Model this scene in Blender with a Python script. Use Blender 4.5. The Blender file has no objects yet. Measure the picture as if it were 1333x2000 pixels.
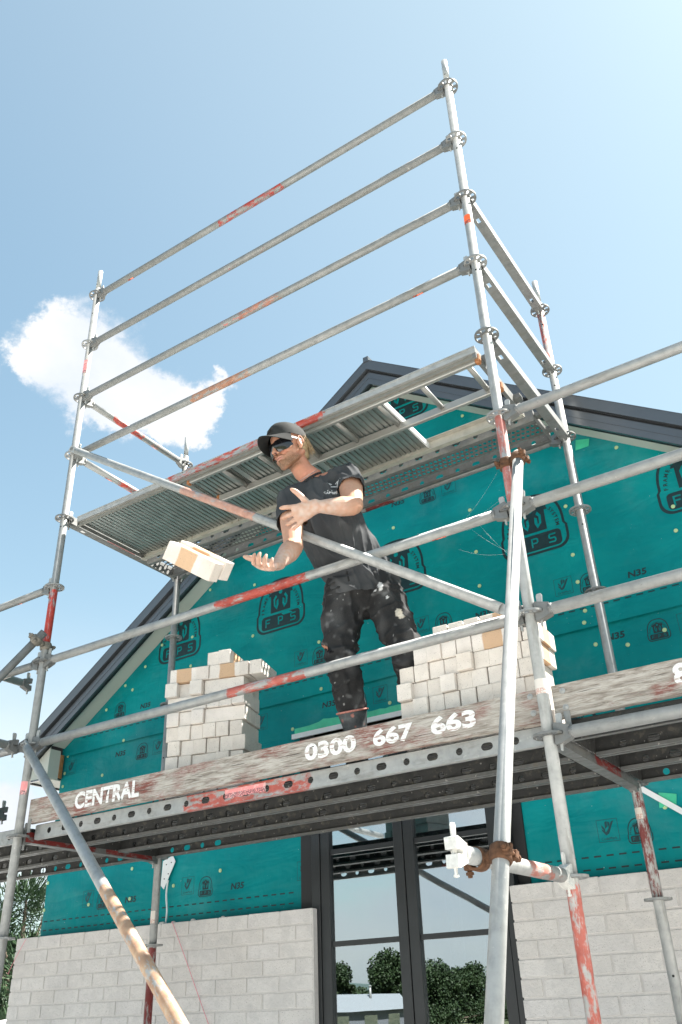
import bpy, bmesh, math, random
from mathutils import Vector, Matrix, noise as mnoise
from mathutils.geometry import tessellate_polygon
R = math.radians
random.seed(7)
scene = bpy.context.scene
COL = scene.collection

# ------------------------------------------------------------------ camera
cam_d = bpy.data.cameras.new("camera")
cam = bpy.data.objects.new("camera", cam_d)
COL.objects.link(cam)
_r = Vector((0.8334684757642671, 0.5515265942189403, -0.03389270978316071))
_u = Vector((0.30081851469818727, -0.401436619885003, 0.8650762171219828))
_f = Vector((-0.46350676491499637, 0.7312093107206444, 0.5004941785810044))
cam.matrix_world = Matrix(((_r.x, _u.x, -_f.x, 4.179), (_r.y, _u.y, -_f.y, -3.166), (_r.z, _u.z, -_f.z, 1.630), (0, 0, 0, 1)))
cam_d.sensor_fit = 'VERTICAL'
cam_d.sensor_height = 36.0
cam_d.sensor_width = 24.0
cam_d.lens = 36.0 * 1674.73 / 2000.0
cam_d.clip_start = 0.05
cam_d.clip_end = 4000.0
scene.camera = cam

# ------------------------------------------------------------------ sky, sun, exposure
SUN_EL, SUN_AZ = R(57), R(52)            # azimuth from +Y towards +X
SKY_STRENGTH = 0.10
SUN_STRENGTH = 4.6
scene.view_settings.view_transform = 'Standard'
scene.view_settings.look = 'None'
scene.view_settings.gamma = 1.0
scene.view_settings.use_curve_mapping = False
scene.view_settings.exposure = 2.05

world = bpy.data.worlds.new("World")
scene.world = world
world.use_nodes = True


class NT:
    """small helper to write node trees"""
    def __init__(s, tree):
        s.t = tree; s.n = tree.nodes; s.l = tree.links

    def new(s, typ, **kw):
        nd = s.n.new(typ)
        for k, v in kw.items():
            setattr(nd, k, v)
        return nd

    def put(s, sock, v):
        if isinstance(v, bpy.types.NodeSocket):
            s.l.new(v, sock)
        elif v is not None:
            if hasattr(sock, 'default_value'):
                try:
                    sock.default_value = v
                except Exception:
                    sock.default_value = (v[0], v[1], v[2], 1.0)

    def math(s, op, a, b=None, c=None, clamp=False):
        nd = s.new('ShaderNodeMath', operation=op, use_clamp=clamp)
        s.put(nd.inputs[0], a)
        if b is not None: s.put(nd.inputs[1], b)
        if c is not None: s.put(nd.inputs[2], c)
        return nd.outputs[0]

    def vmath(s, op, a, b=None, out=0):
        nd = s.new('ShaderNodeVectorMath', operation=op)
        s.put(nd.inputs[0], a)
        if b is not None: s.put(nd.inputs[1], b)
        return nd.outputs[out]

    def ramp(s, fac, pts, interp='LINEAR'):
        nd = s.new('ShaderNodeValToRGB')
        cr = nd.color_ramp; cr.interpolation = interp
        while len(cr.elements) < len(pts): cr.elements.new(0.5)
        for e, (p, c) in zip(cr.elements, pts):
            e.position = p
            e.color = (c, c, c, 1) if isinstance(c, (int, float)) else (c[0], c[1], c[2], 1)
        s.put(nd.inputs[0], fac)
        return nd.outputs[0]

    def maprange(s, v, a, b, c=0.0, d=1.0, smooth=True):
        nd = s.new('ShaderNodeMapRange')
        if smooth: nd.interpolation_type = 'SMOOTHSTEP'
        s.put(nd.inputs[0], v)
        for i, x in zip((1, 2, 3, 4), (a, b, c, d)): s.put(nd.inputs[i], x)
        return nd.outputs[0]

    def mix(s, fac, a, b, blend='MIX'):
        nd = s.new('ShaderNodeMix', data_type='RGBA', blend_type=blend)
        s.put(nd.inputs[0], fac); s.put(nd.inputs[6], a); s.put(nd.inputs[7], b)
        return nd.outputs[2]

    def noise(s, vec, scale, detail=3.0, rough=0.55, out=0, dist=0.0):
        nd = s.new('ShaderNodeTexNoise')
        s.put(nd.inputs['Vector'], vec)
        nd.inputs['Scale'].default_value = scale
        nd.inputs['Detail'].default_value = detail
        nd.inputs['Roughness'].default_value = rough
        nd.inputs['Distortion'].default_value = dist
        return nd.outputs[out]

    def mapping(s, vec, loc=(0, 0, 0), scale=(1, 1, 1), rot=(0, 0, 0)):
        nd = s.new('ShaderNodeMapping')
        s.put(nd.inputs[0], vec)
        nd.inputs[1].default_value = loc; nd.inputs[2].default_value = rot; nd.inputs[3].default_value = scale
        return nd.outputs[0]

    def sep(s, v):
        nd = s.new('ShaderNodeSeparateXYZ'); s.put(nd.inputs[0], v)
        return nd.outputs[0], nd.outputs[1], nd.outputs[2]

    def comb(s, x, y, z):
        nd = s.new('ShaderNodeCombineXYZ')
        s.put(nd.inputs[0], x); s.put(nd.inputs[1], y); s.put(nd.inputs[2], z)
        return nd.outputs[0]

    def bump(s, h, strength=0.3, dist=0.01, normal=None):
        nd = s.new('ShaderNodeBump')
        s.put(nd.inputs['Height'], h)
        nd.inputs['Strength'].default_value = strength
        nd.inputs['Distance'].default_value = dist
        if normal is not None: s.put(nd.inputs['Normal'], normal)
        return nd.outputs[0]


def build_world():
    w = NT(world.node_tree)
    w.n.clear()
    out = w.new('ShaderNodeOutputWorld')
    bg = w.new('ShaderNodeBackground')
    sky = w.new('ShaderNodeTexSky', sky_type='NISHITA', sun_disc=False)
    sky.sun_elevation = SUN_EL
    sky.sun_rotation = SUN_AZ
    sky.air_density = 1.0
    sky.dust_density = 1.2
    sky.ozone_density = 1.0
    d = w.new('ShaderNodeTexCoord').outputs['Generated']
    dx, dy, dz = w.sep(d)
    # thin summer haze: the whole dome is paler than a clean atmosphere, more so near the sun and near the horizon
    col = w.mix(1.0, sky.outputs[0], (0.60, 0.715, 0.61), 'MULTIPLY')
    haze = w.math('ADD', 0.10, w.maprange(dz, 0.75, 0.0, 0.0, 0.42))
    sx, sy, sz = math.sin(SUN_AZ) * math.cos(SUN_EL), math.cos(SUN_AZ) * math.cos(SUN_EL), math.sin(SUN_EL)
    sd = w.vmath('DOT_PRODUCT', d, (sx, sy, sz), out=1)
    haze = w.math('ADD', haze, w.maprange(sd, 0.15, 1.10, 0.0, 0.42))
    col = w.mix(haze, col, HAZE_COL)
    # the cumulus cloud left of the scaffold: soft balls of vapour whose edge is broken up by noise
    blobs = CLOUD
    nz = w.noise(w.mapping(d, scale=(1, 1, 1.25)), 13.0, 8.0, 0.66, out=1)
    off = w.vmath('SCALE', w.vmath('SUBTRACT', nz, (0.5, 0.5, 0.5)))
    off.node.inputs['Scale'].default_value = 0.10
    dn = w.vmath('ADD', d, off)
    tot = None
    for (bx, by, bz, br) in blobs:
        dist = w.vmath('DISTANCE', dn, (bx, by, bz), out=1)
        v = w.maprange(dist, br * 1.65, 0.0, 0.0, 1.0)
        tot = v if tot is None else w.math('ADD', tot, v)
    fine = w.noise(d, 42.0, 6.0, 0.6)
    tot = w.math('ADD', tot, w.math('MULTIPLY', w.math('SUBTRACT', fine, 0.5), 0.22))
    m1 = w.maprange(tot, 0.18, 1.0)
    # broken cloud low over the horizon all the way round
    p = w.mapping(d, loc=(3.1, 1.7, 0.4), scale=(1, 1, 2.6))
    n2 = w.noise(p, 3.2, 7.0, 0.58)
    low = w.math('MULTIPLY', w.maprange(dz, 0.42, 0.16), w.maprange(n2, 0.30, 0.54))
    dens = w.noise(w.mapping(d, loc=(0.2, 0, 0.6), scale=(1, 1, 1.6)), 7.0, 5.0, 0.55)
    shade = w.ramp(dens, [(0.3, (0.80, 0.86, 0.94)), (0.62, (1.0, 1.0, 1.0))])
    ccol = w.mix(1.0, shade, CLOUD_COL, 'MULTIPLY')
    lowc = w.mix(1.0, shade, LOWCLOUD_COL, 'MULTIPLY')
    col = w.mix(w.math('MULTIPLY', low, 0.75), col, lowc)
    col = w.mix(m1, col, ccol)
    w.put(bg.inputs[0], col)
    bg.inputs[1].default_value = SKY_STRENGTH
    w.l.new(bg.outputs[0], out.inputs[0])


HAZE_COL = (1.78, 2.06, 2.14)
CLOUD_COL = (2.6, 2.62, 2.65)
LOWCLOUD_COL = (2.6, 2.7, 2.8)
CLOUD = [(-0.6523,0.4292,0.6248,0.0344), (-0.6647,0.4203,0.6177,0.0193), (-0.6163,0.4472,0.6482,0.0347), (-0.6284,0.4293,0.6488,0.0222), (-0.6035,0.4858,0.6323,0.0375), (-0.6370,0.4715,0.6099,0.0350), (-0.6114,0.5126,0.6029,0.0401), (-0.5865,0.5391,0.6045,0.0359), (-0.5710,0.5605,0.5999,0.0349), (-0.5484,0.5780,0.6043,0.0222), (-0.5297,0.5869,0.6123,0.0152), (-0.6152,0.5304,0.5833,0.0288), (-0.5858,0.5655,0.5806,0.0245), (-0.6352,0.5029,0.5862,0.0240), (-0.5242,0.5751,0.6280,0.0093), (-0.5667,0.5828,0.5825,0.0176), (-0.7901,0.5858,0.1802,0.0370), (-0.7624,0.6226,0.1764,0.0187), (-0.8127,0.5529,0.1837,0.0469), (-0.8365,0.5186,0.1772,0.0460)]
build_world()

sun_d = bpy.data.lights.new("sun", 'SUN')
sun_d.energy = SUN_STRENGTH
sun_d.angle = R(0.5)
sun_d.color = (1.0, 0.955, 0.88)
sun = bpy.data.objects.new("sun", sun_d)
COL.objects.link(sun)
sv = Vector((math.sin(SUN_AZ) * math.cos(SUN_EL), math.cos(SUN_AZ) * math.cos(SUN_EL), math.sin(SUN_EL)))
sun.rotation_euler = sv.to_track_quat('Z', 'Y').to_euler()
sun.location = (8, 12, 20)

# ------------------------------------------------------------------ materials
MATS = {}


def mat(name):
    m = bpy.data.materials.new(name)
    m.use_nodes = True
    t = NT(m.node_tree)
    b = t.n['Principled BSDF']
    MATS[name] = m
    return m, t, b


def obc(t):
    return t.new('ShaderNodeTexCoord').outputs['Object']


def rnd(t):
    return t.new('ShaderNodeObjectInfo').outputs['Random']


def galv(name, bands=(), base=0.31, seed=0.0, dirt=0.35, metal=0.35, red=0.0, rust=0.0):
    """weathered galvanised tube, tube axis = object z; bands = worn paint: (z0, z1, colour, cover)"""
    m, t, b = mat(name)
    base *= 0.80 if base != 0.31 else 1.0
    o = obc(t)
    ov = t.vmath('ADD', o, (seed, seed * 1.7, seed * 0.3))
    x, y, z = t.sep(o)
    n1 = t.noise(ov, 22.0, 5.0, 0.6)
    n2 = t.noise(t.mapping(ov, scale=(3, 3, 0.6)), 9.0, 4.0, 0.6)
    n3 = t.noise(ov, 120.0, 2.0, 0.7)
    zinc = t.ramp(n1, [(0.30, (base * 0.80, base * 0.82, base * 0.81)), (0.5, (base, base * 1.01, base * 0.99)), (0.72, (base * 1.14, base * 1.14, base * 1.12))])
    grime = t.math('MULTIPLY', t.maprange(n2, 0.52, 0.70), dirt)
    col = t.mix(grime, zinc, (0.17, 0.155, 0.12))
    # dried mortar specks
    sp = t.maprange(t.noise(ov, 55.0, 2.0, 0.5), 0.69, 0.75)
    col = t.mix(t.math('MULTIPLY', sp, 0.4), col, (0.58, 0.56, 0.52))
    sp2 = t.maprange(t.noise(t.vmath('ADD', ov, (5, 5, 5)), 80.0, 2.0, 0.6), 0.30, 0.26)
    col = t.mix(t.math('MULTIPLY', sp2, 0.3), col, (0.09, 0.08, 0.065))
    painted = None
    for (z0, z1, pc, cover) in bands:
        wob = t.math('MULTIPLY', t.math('SUBTRACT', t.noise(ov, 14.0, 3.0, 0.6), 0.5), 0.16)
        zz = t.math('ADD', z, wob)
        a = t.maprange(zz, z0 - 0.006, z0 + 0.006)
        c = t.maprange(zz, z1 + 0.006, z1 - 0.006)
        w = t.noise(t.mapping(ov, scale=(1, 1, 0.35)), 38.0, 5.0, 0.72)
        wear = t.maprange(w, 0.67 - 0.36 * (1 - cover) , 0.52 - 0.36 * (1 - cover))
        k = t.math('MULTIPLY', t.math('MULTIPLY', a, c), wear)
        var = t.ramp(n1, [(0.3, (pc[0] * 0.7, pc[1] * 0.6, pc[2] * 0.6)), (0.6, pc), (0.8, (min(1, pc[0] * 1.15 + .05), pc[1] * 1.5 + .04, pc[2] * 1.6 + .04))])
        col = t.mix(k, col, var)
        painted = k if painted is None else t.math('MAXIMUM', painted, k)
    if rust > 0:
        rr = t.math('MULTIPLY', t.maprange(t.noise(ov, 30.0, 4.0, 0.65), 0.5, 0.62), rust)
        col = t.mix(rr, col, (0.22, 0.075, 0.025))
    t.put(b.inputs['Base Color'], col)
    mm = metal if painted is None else t.math('MULTIPLY', t.math('SUBTRACT', 1.0, painted), metal)
    t.put(b.inputs['Metallic'], mm)
    t.put(b.inputs['Roughness'], t.maprange(n2, 0.3, 0.7, 0.42, 0.68))
    t.put(b.inputs['Normal'], t.bump(t.math('ADD', n3, n1), 0.12, 0.001))
    return m


RED = (0.36, 0.05, 0.035)
DRED = (0.17, 0.018, 0.015)
SALMON = (0.46, 0.20, 0.13)
ORANGE = (0.75, 0.18, 0.045)
PINK = (0.62, 0.16, 0.12)


def simple(name, col, rough=0.6, metal=0.0, var=0.15, scale=20.0, bump=0.1, spec=0.5, bdist=0.002):
    m, t, b = mat(name)
    o = obc(t)
    n = t.noise(o, scale, 4.0, 0.6)
    c = t.ramp(n, [(0.25, tuple(x * (1 - var) for x in col)), (0.75, tuple(min(1, x * (1 + var)) for x in col))])
    t.put(b.inputs['Base Color'], c)
    b.inputs['Roughness'].default_value = rough
    b.inputs['Metallic'].default_value = metal
    b.inputs['Specular IOR Level'].default_value = spec
    if bump > 0:
        t.put(b.inputs['Normal'], t.bump(n, bump, bdist))
    return m


G = galv('galvanised_steel')
GDARK = galv('dull_galvanised_steel', base=0.24, dirt=0.55, seed=3.3)
GUNDER = galv('grimy_shaded_plank_steel', base=0.05, dirt=0.4, seed=6.1, metal=0.2)  # grime, with the shade under the deck darkened into the base colour
GLIP = galv('lighter_plank_lip', base=0.17, dirt=0.5, seed=8.1, metal=0.3)  # lighter copy of the plank steel, for the lips
GLIGHT = galv('pale_galvanised_steel', base=0.52, dirt=0.2, seed=9.1)
RUST = simple('rusty_coupler_steel', (0.105, 0.048, 0.023), 0.9, 0.0, 0.6, 45.0, 0.6)
CASTD = simple('dark_cast_coupler', (0.22, 0.20, 0.17), 0.7, 0.4, 0.4, 50.0, 0.4)
CASTW = simple('whitened_cast_head', (0.62, 0.61, 0.58), 0.7, 0.1, 0.2, 60.0, 0.4)
ALU = simple('dull_aluminium', (0.38, 0.38, 0.36), 0.42, 0.6, 0.12, 12.0, 0.1)
ALUW = simple('mortar_stained_aluminium', (0.42, 0.40, 0.345), 0.6, 0.25, 0.2, 14.0, 0.15)
STRAP = simple('white_plastic_strip', (0.74, 0.75, 0.75), 0.5, 0, 0.06, 20.0, 0.05)
CAPM = simple('pale_green_fixing_plastic', (0.45, 0.60, 0.32), 0.45, 0, 0.12, 60.0, 0.0)
BARGE = simple('charcoal_coated_metal', (0.10, 0.108, 0.12), 0.26, 0.35, 0.08, 2.0, 0.03, 1.0, 0.004)
SOFFIT = simple('cream_soffit_board', (0.55, 0.56, 0.50), 0.6, 0, 0.05, 4.0, 0.03)
BLACKGAP = simple('black_shade_and_flashing', (0.012, 0.012, 0.013), 0.6, 0, 0.1, 4.0, 0.0)  # flashing tape and small black bits, also the painted shade in the roof gaps
FRAMEM = simple('black_window_aluminium', (0.018, 0.020, 0.022), 0.40, 0.0, 0.2, 9.0, 0.05)
ROOFM = simple('charcoal_roof_sheet', (0.05, 0.055, 0.062), 0.45, 0.0, 0.1, 3.0, 0.05)
ORANGEP = simple('orange_plastic', (0.36, 0.14, 0.05), 0.5, 0, 0.25, 60.0, 0.1)
TAPE = simple('green_tape', (0.05, 0.50, 0.29), 0.35, 0, 0.2, 14.0, 0.25)
RAWWOOD = simple('raw_timber_end', (0.35, 0.17, 0.06), 0.75, 0, 0.25, 25.0, 0.2)
STRING = simple('pink_string', (0.80, 0.22, 0.30), 0.7, 0, 0.05, 10, 0)
WEBM = simple('spider_silk', (0.80, 0.82, 0.80), 0.5, 0, 0.05, 10, 0)


def sticker_mat(name, col, mark=(0.02, 0.02, 0.03), faded=0.0):
    m, t, b = mat(name)
    o = obc(t)
    x, y, z = t.sep(o)
    n = t.noise(o, 35.0, 4.0, 0.7)
    c = t.mix(t.maprange(n, 0.52, 0.60, 0.0, 0.25 + faded), col, (0.75, 0.72, 0.68))
    # smudged print in the first third of the label
    k = t.math('MULTIPLY', t.maprange(z, 0.024, 0.020), t.maprange(t.noise(o, 190.0, 2.0, 0.5), 0.47, 0.5))
    c = t.mix(t.math('MULTIPLY', k, 0.9 - faded), c, mark)
    t.put(b.inputs['Base Color'], c)
    b.inputs['Roughness'].default_value = 0.5
    return m


ST_OR = sticker_mat('orange_label', (0.90, 0.13, 0.03))
ST_PK = sticker_mat('faded_pink_label', (0.80, 0.30, 0.30), faded=0.15)
ST_WH = sticker_mat('worn_white_label', (0.72, 0.66, 0.60), (0.5, 0.18, 0.12), faded=0.3)


def brick_mat(name, col, band=False, rough_face=0.5, var=0.07, b0=-0.060, b1=0.030, shift=0.05):
    """object x = brick length"""
    m, t, b = mat(name)
    o = obc(t)
    r = rnd(t)
    oo = t.vmath('ADD', o, t.comb(t.math('MULTIPLY', r, 7.0), t.math('MULTIPLY', r, 13.0), r))
    n = t.noise(oo, 16.0, 4.0, 0.6)
    c = t.ramp(n, [(0.3, tuple(x * (1 - var) for x in col)), (0.7, tuple(min(1, x * (1 + var)) for x in col))])
    tint = t.ramp(r, [(0.0, (0.94, 0.93, 0.92)), (0.5, (1, 1, 1)), (1.0, (0.97, 0.97, 0.98))])
    c = t.mix(1.0, c, tint, 'MULTIPLY')
    if band:
        x, y, z = t.sep(o)
        w = t.math('MULTIPLY', t.math('SUBTRACT', n, 0.5), 0.02)
        xx = t.math('ADD', x, w)
        sh = t.math('SUBTRACT', t.math('MULTIPLY', r, shift), shift * 0.6)
        xx = t.math('ADD', xx, sh)
        k = t.math('MULTIPLY', t.maprange(xx, b0 - 0.004, b0 + 0.004), t.maprange(xx, b1 + 0.004, b1 - 0.003))
        k2 = t.math('MULTIPLY', t.maprange(xx, 0.055, 0.061), 0.18)
        c = t.mix(t.math('MULTIPLY', k, 0.92), c, (0.55, 0.36, 0.22))
        c = t.mix(k2, c, (0.50, 0.40, 0.33))
    # dark mineral flecks and little pits
    sp = t.maprange(t.noise(oo, 230.0, 2.0, 0.5), 0.66, 0.70)
    c = t.mix(t.math('MULTIPLY', sp, 0.75), c, (0.20, 0.17, 0.15))
    t.put(b.inputs['Base Color'], c)
    b.inputs['Roughness'].default_value = 0.9
    b.inputs['Specular IOR Level'].default_value = 0.15
    if name.startswith('laid'):
        g_ = t.new('ShaderNodeNewGeometry').outputs['Position']
        sm = t.maprange(t.noise(g_, 6.0, 7.0, 0.75), 0.50, 0.58)
        c2 = t.mix(t.math('MULTIPLY', sm, 0.45), c, (0.56, 0.535, 0.52))
        c2 = t.mix(t.math('MULTIPLY', t.maprange(t.noise(g_, 1.3, 4.0, 0.6), 0.50, 0.66), 0.25), c2, (0.47, 0.45, 0.44))
        t.put(b.inputs['Base Color'], c2)
    h = t.math('ADD', t.noise(oo, 60.0, 5.0, 0.7), t.math('MULTIPLY', t.noise(oo, 12.0, 3.0, 0.6), 1.5))
    t.put(b.inputs['Normal'], t.bump(h, rough_face, 0.006))
    return m


BR_LOOSE = brick_mat('pale_speckled_brick', (0.72, 0.665, 0.61))
BR_TAN = brick_mat('brick_with_tan_firing_band', (0.72, 0.665, 0.61), band=True)
BR_AIR = brick_mat('thrown_brick_with_tan_band', (0.70, 0.63, 0.57), band=True, b0=-0.052, b1=0.030, shift=0.0)
BR_WALL = brick_mat('laid_white_brick', (0.69, 0.655, 0.63), rough_face=0.9, var=0.05)
MORTAR = simple('pale_mortar', (0.60, 0.57, 0.55), 0.95, 0, 0.08, 70.0, 0.6, 0.1)


def wrap_material():
    m, t, b = mat('teal_building_wrap')
    o = t.new('ShaderNodeTexCoord').outputs['Object']
    n = t.noise(t.mapping(o, scale=(1, 1, 1.2)), 2.2, 4.0, 0.55)
    c = t.ramp(n, [(0.3, (0.000, 0.180, 0.195)), (0.7, (0.001, 0.255, 0.262))])
    # scuffs and dust
    dust = t.math('MULTIPLY', t.maprange(t.noise(o, 2.5, 6.0, 0.65), 0.50, 0.75), 0.10)
    c = t.mix(dust, c, (0.30, 0.42, 0.42))
    sp = t.maprange(t.noise(o, 110.0, 1.0, 0.5), 0.80, 0.82)
    c = t.mix(sp, c, (0.4, 0.5, 0.48))
    t.put(b.inputs['Base Color'], c)
    b.inputs['Roughness'].default_value = 0.5
    b.inputs['Specular IOR Level'].default_value = 0.12
    w1 = t.noise(t.mapping(o, scale=(0.8, 1, 2.4), rot=(0, R(14), 0)), 2.6, 3.0, 0.5, dist=0.6)
    w2 = t.noise(t.mapping(o, scale=(1, 1, 0.45), rot=(0, R(-35), 0)), 6.0, 3.0, 0.6, dist=0.8)
    fibre = t.noise(o, 260.0, 2.0, 0.5)
    h = t.math('ADD', t.math('MULTIPLY', w1, 1.0), t.math('MULTIPLY', w2, 0.35))
    nrm = t.bump(h, 0.55, 0.05)
    t.put(b.inputs['Normal'], t.bump(fibre, 0.12, 0.001, nrm))
    return m


WRAP = wrap_material()
PRINT = simple('dark_teal_print', (0.0, 0.022, 0.028), 0.5, 0, 0.12, 30, 0)
PRINTL = simple('faint_teal_print', (0.0, 0.050, 0.062), 0.5, 0, 0.12, 30, 0)


def wood_mat(name, red=0.5):
    m, t, b = mat(name)
    o = obc(t)
    g = t.noise(t.mapping(o, scale=(2.6, 9, 22)), 3.2, 9.0, 0.70, dist=0.8)
    g2 = t.noise(t.mapping(o, scale=(4.0, 10, 70)), 3.0, 6.0, 0.66)
    c = t.ramp(g, [(0.28, (0.09, 0.07, 0.055)), (0.42, (0.27, 0.235, 0.20)), (0.58, (0.46, 0.42, 0.375)), (0.8, (0.60, 0.57, 0.53))])
    # old red oxide paint left in patches
    p = t.noise(t.mapping(o, scale=(1.1, 1, 2.5)), 3.4, 5.0, 0.65)
    p2 = t.noise(t.mapping(o, scale=(2.5, 6, 24)), 6.0, 6.0, 0.75)
    k = t.math('MULTIPLY', t.maprange(p, 0.60 - 0.22 * red, 0.74 - 0.12 * red), t.maprange(p2, 0.40, 0.52))
    c = t.mix(t.math('MULTIPLY', k, 0.9), c, (0.21, 0.055, 0.042))
    # chalky pale streaks
    s = t.math('MULTIPLY', t.maprange(g2, 0.50, 0.66), 0.38)
    c = t.mix(s, c, (0.66, 0.635, 0.60))
    crack = t.maprange(t.noise(t.mapping(o, scale=(0.9, 3, 22)), 4.0, 3.0, 0.5), 0.33, 0.29)
    c = t.mix(t.math('MULTIPLY', crack, 0.75), c, (0.06, 0.045, 0.035))
    t.put(b.inputs['Base Color'], c)
    b.inputs['Roughness'].default_value = 0.9
    b.inputs['Specular IOR Level'].default_value = 0.2
    t.put(b.inputs['Normal'], t.bump(t.math('SUBTRACT', t.math('ADD', g, g2), crack), 0.7, 0.004))
    return m


WOOD1 = wood_mat('weathered_red_painted_board', 0.75)
WOOD2 = wood_mat('weathered_grey_board', 0.25)


def stencil_mat():
    m, t, b = mat('worn_white_stencil_paint')
    o = t.new('ShaderNodeTexCoord').outputs['Generated']
    g = t.new('ShaderNodeNewGeometry').outputs['Position']
    p2 = t.noise(t.mapping(g, scale=(1.0, 4, 7)), 16.0, 6.0, 0.75)
    k = t.math('MULTIPLY', t.maprange(p2, 0.54, 0.60), 0.85)
    c = t.mix(k, (0.80, 0.79, 0.77), (0.38, 0.24, 0.20))
    t.put(b.inputs['Base Color'], c)
    b.inputs['Roughness'].default_value = 0.85
    return m


STENCIL = stencil_mat()


def glass_mat():
    m, t, b = mat('reflective_window_glass')
    t.n.remove(b)
    out = t.n['Material Output']
    gl = t.new('ShaderNodeBsdfGlossy'); gl.inputs['Roughness'].default_value = 0.0
    gl.inputs['Color'].default_value = (0.90, 0.95, 0.98, 1)
    tr = t.new('ShaderNodeBsdfTransparent'); tr.inputs['Color'].default_value = (0.50, 0.55, 0.56, 1)
    mx = t.new('ShaderNodeMixShader')
    lw = t.new('ShaderNodeFresnel'); lw.inputs['IOR'].default_value = 1.5
    fac = t.math('ADD', 0.45, t.math('MULTIPLY', lw.outputs[0], 0.48), clamp=True)
    o = obc(t)
    bp = t.bump(t.noise(o, 1.3, 2.0, 0.5), 0.05, 0.02)
    t.put(gl.inputs['Normal'], bp)
    t.put(mx.inputs[0], fac)
    t.l.new(tr.outputs[0], mx.inputs[1]); t.l.new(gl.outputs[0], mx.inputs[2])
    t.l.new(mx.outputs[0], out.inputs[0])
    return m


GLASS = glass_mat()

# ------------------------------------------------------------------ geometry helpers


class MB:
    def __init__(s):
        s.v = []; s.f = []; s.mi = []; s.sm = []

    def add(s, verts, faces, mi=0, smooth=False):
        n = len(s.v)
        s.v.extend(tuple(v) for v in verts)
        s.f.extend(tuple(i + n for i in f) for f in faces)
        s.mi.extend([mi] * len(faces)); s.sm.extend([smooth] * len(faces))
        return s

    def box(s, lo, hi, mi=0, M=None):
        x0, y0, z0 = lo; x1, y1, z1 = hi
        vs = [(x0, y0, z0), (x1, y0, z0), (x1, y1, z0), (x0, y1, z0), (x0, y0, z1), (x1, y0, z1), (x1, y1, z1), (x0, y1, z1)]
        if M is not None: vs = [M @ Vector(v) for v in vs]
        return s.add(vs, [(0, 3, 2, 1), (4, 5, 6, 7), (0, 1, 5, 4), (1, 2, 6, 5), (2, 3, 7, 6), (3, 0, 4, 7)], mi)

    def prism(s, poly, y0, y1, axis='y', mi=0, smooth=False):
        """poly in the plane across the axis, CCW"""
        def P(a, b, h):
            return {'x': (h, a, b), 'y': (a, h, b), 'z': (a, b, h)}[axis]
        n = len(poly)
        vs = [P(a, b, y0) for a, b in poly] + [P(a, b, y1) for a, b in poly]
        tri = tessellate_polygon([[Vector((a, b, 0)) for a, b in poly]])
        fs = [(t[0], t[1], t[2]) for t in tri] + [(t[2] + n, t[1] + n, t[0] + n) for t in tri]
        s.add(vs, fs, mi)
        k = len(s.v) - 2 * n
        s.f.extend((k + i, k + (i + 1) % n, k + n + (i + 1) % n, k + n + i) for i in range(n))
        s.mi.extend([mi] * n); s.sm.extend([smooth] * n)
        return s

    def tube(s, p0, p1, r0, r1=None, seg=16, caps=True, mi=0, smooth=True, hollow=0.0):
        r1 = r0 if r1 is None else r1
        p0 = Vector(p0); p1 = Vector(p1)
        d = (p1 - p0).normalized()
        a = Vector((0, 0, 1)) if abs(d.z) < 0.9 else Vector((1, 0, 0))
        u = d.cross(a).normalized(); w = d.cross(u)
        cs = [(math.cos(2 * math.pi * i / seg), math.sin(2 * math.pi * i / seg)) for i in range(seg)]
        vs = [p0 + (u * c + w * q) * r0 for c, q in cs] + [p1 + (u * c + w * q) * r1 for c, q in cs]
        n0 = len(s.v)
        s.add(vs, [(i, (i + 1) % seg, seg + (i + 1) % seg, seg + i) for i in range(seg)], mi, smooth)
        if hollow > 0:
            vs2 = [p0 + (u * c + w * q) * (r0 - hollow) for c, q in cs] + [p1 + (u * c + w * q) * (r1 - hollow) for c, q in cs]
            s.add(vs2, [(seg + i, seg + (i + 1) % seg, (i + 1) % seg, i) for i in range(seg)], mi, smooth)
            m = n0 + 2 * seg
            fs = [(n0 + (i + 1) % seg, n0 + i, m + i, m + (i + 1) % seg) for i in range(seg)]
            fs += [(n0 + seg + i, n0 + seg + (i + 1) % seg, m + seg + (i + 1) % seg, m + seg + i) for i in range(seg)]
            s.f.extend(fs); s.mi.extend([mi] * len(fs)); s.sm.extend([False] * len(fs))
        elif caps:
            s.f.append(tuple(n0 + i for i in range(seg - 1, -1, -1))); s.f.append(tuple(n0 + seg + i for i in range(seg)))
            s.mi.extend([mi, mi]); s.sm.extend([False, False])
        return s

    def ball(s, c, r, seg=10, rings=7, mi=0, sc=(1, 1, 1)):
        vs = [(c[0], c[1], c[2] + r * sc[2])]
        for j in range(1, rings):
            ph = math.pi * j / rings
            for i in range(seg):
                th = 2 * math.pi * i / seg
                vs.append((c[0] + r * sc[0] * math.sin(ph) * math.cos(th), c[1] + r * sc[1] * math.sin(ph) * math.sin(th), c[2] + r * sc[2] * math.cos(ph)))
        vs.append((c[0], c[1], c[2] - r * sc[2]))
        fs = [(0, 1 + i, 1 + (i + 1) % seg) for i in range(seg)]
        for j in range(rings - 2):
            a = 1 + j * seg
            fs += [(a + i, a + seg + i, a + seg + (i + 1) % seg, a + (i + 1) % seg) for i in range(seg)]
        a = 1 + (rings - 2) * seg
        fs += [(a + i, len(vs) - 1, a + (i + 1) % seg) for i in range(seg)]
        return s.add(vs, fs, mi, True)

    def mesh(s, name, mats=None):
        me = bpy.data.meshes.new(name)
        me.from_pydata([tuple(v) for v in s.v], [], s.f)
        me.polygons.foreach_set('use_smooth', s.sm)
        me.polygons.foreach_set('material_index', s.mi)
        if mats:
            for m in (mats if isinstance(mats, (list, tuple)) else [mats]): me.materials.append(m)
        me.update()
        return me


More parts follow.
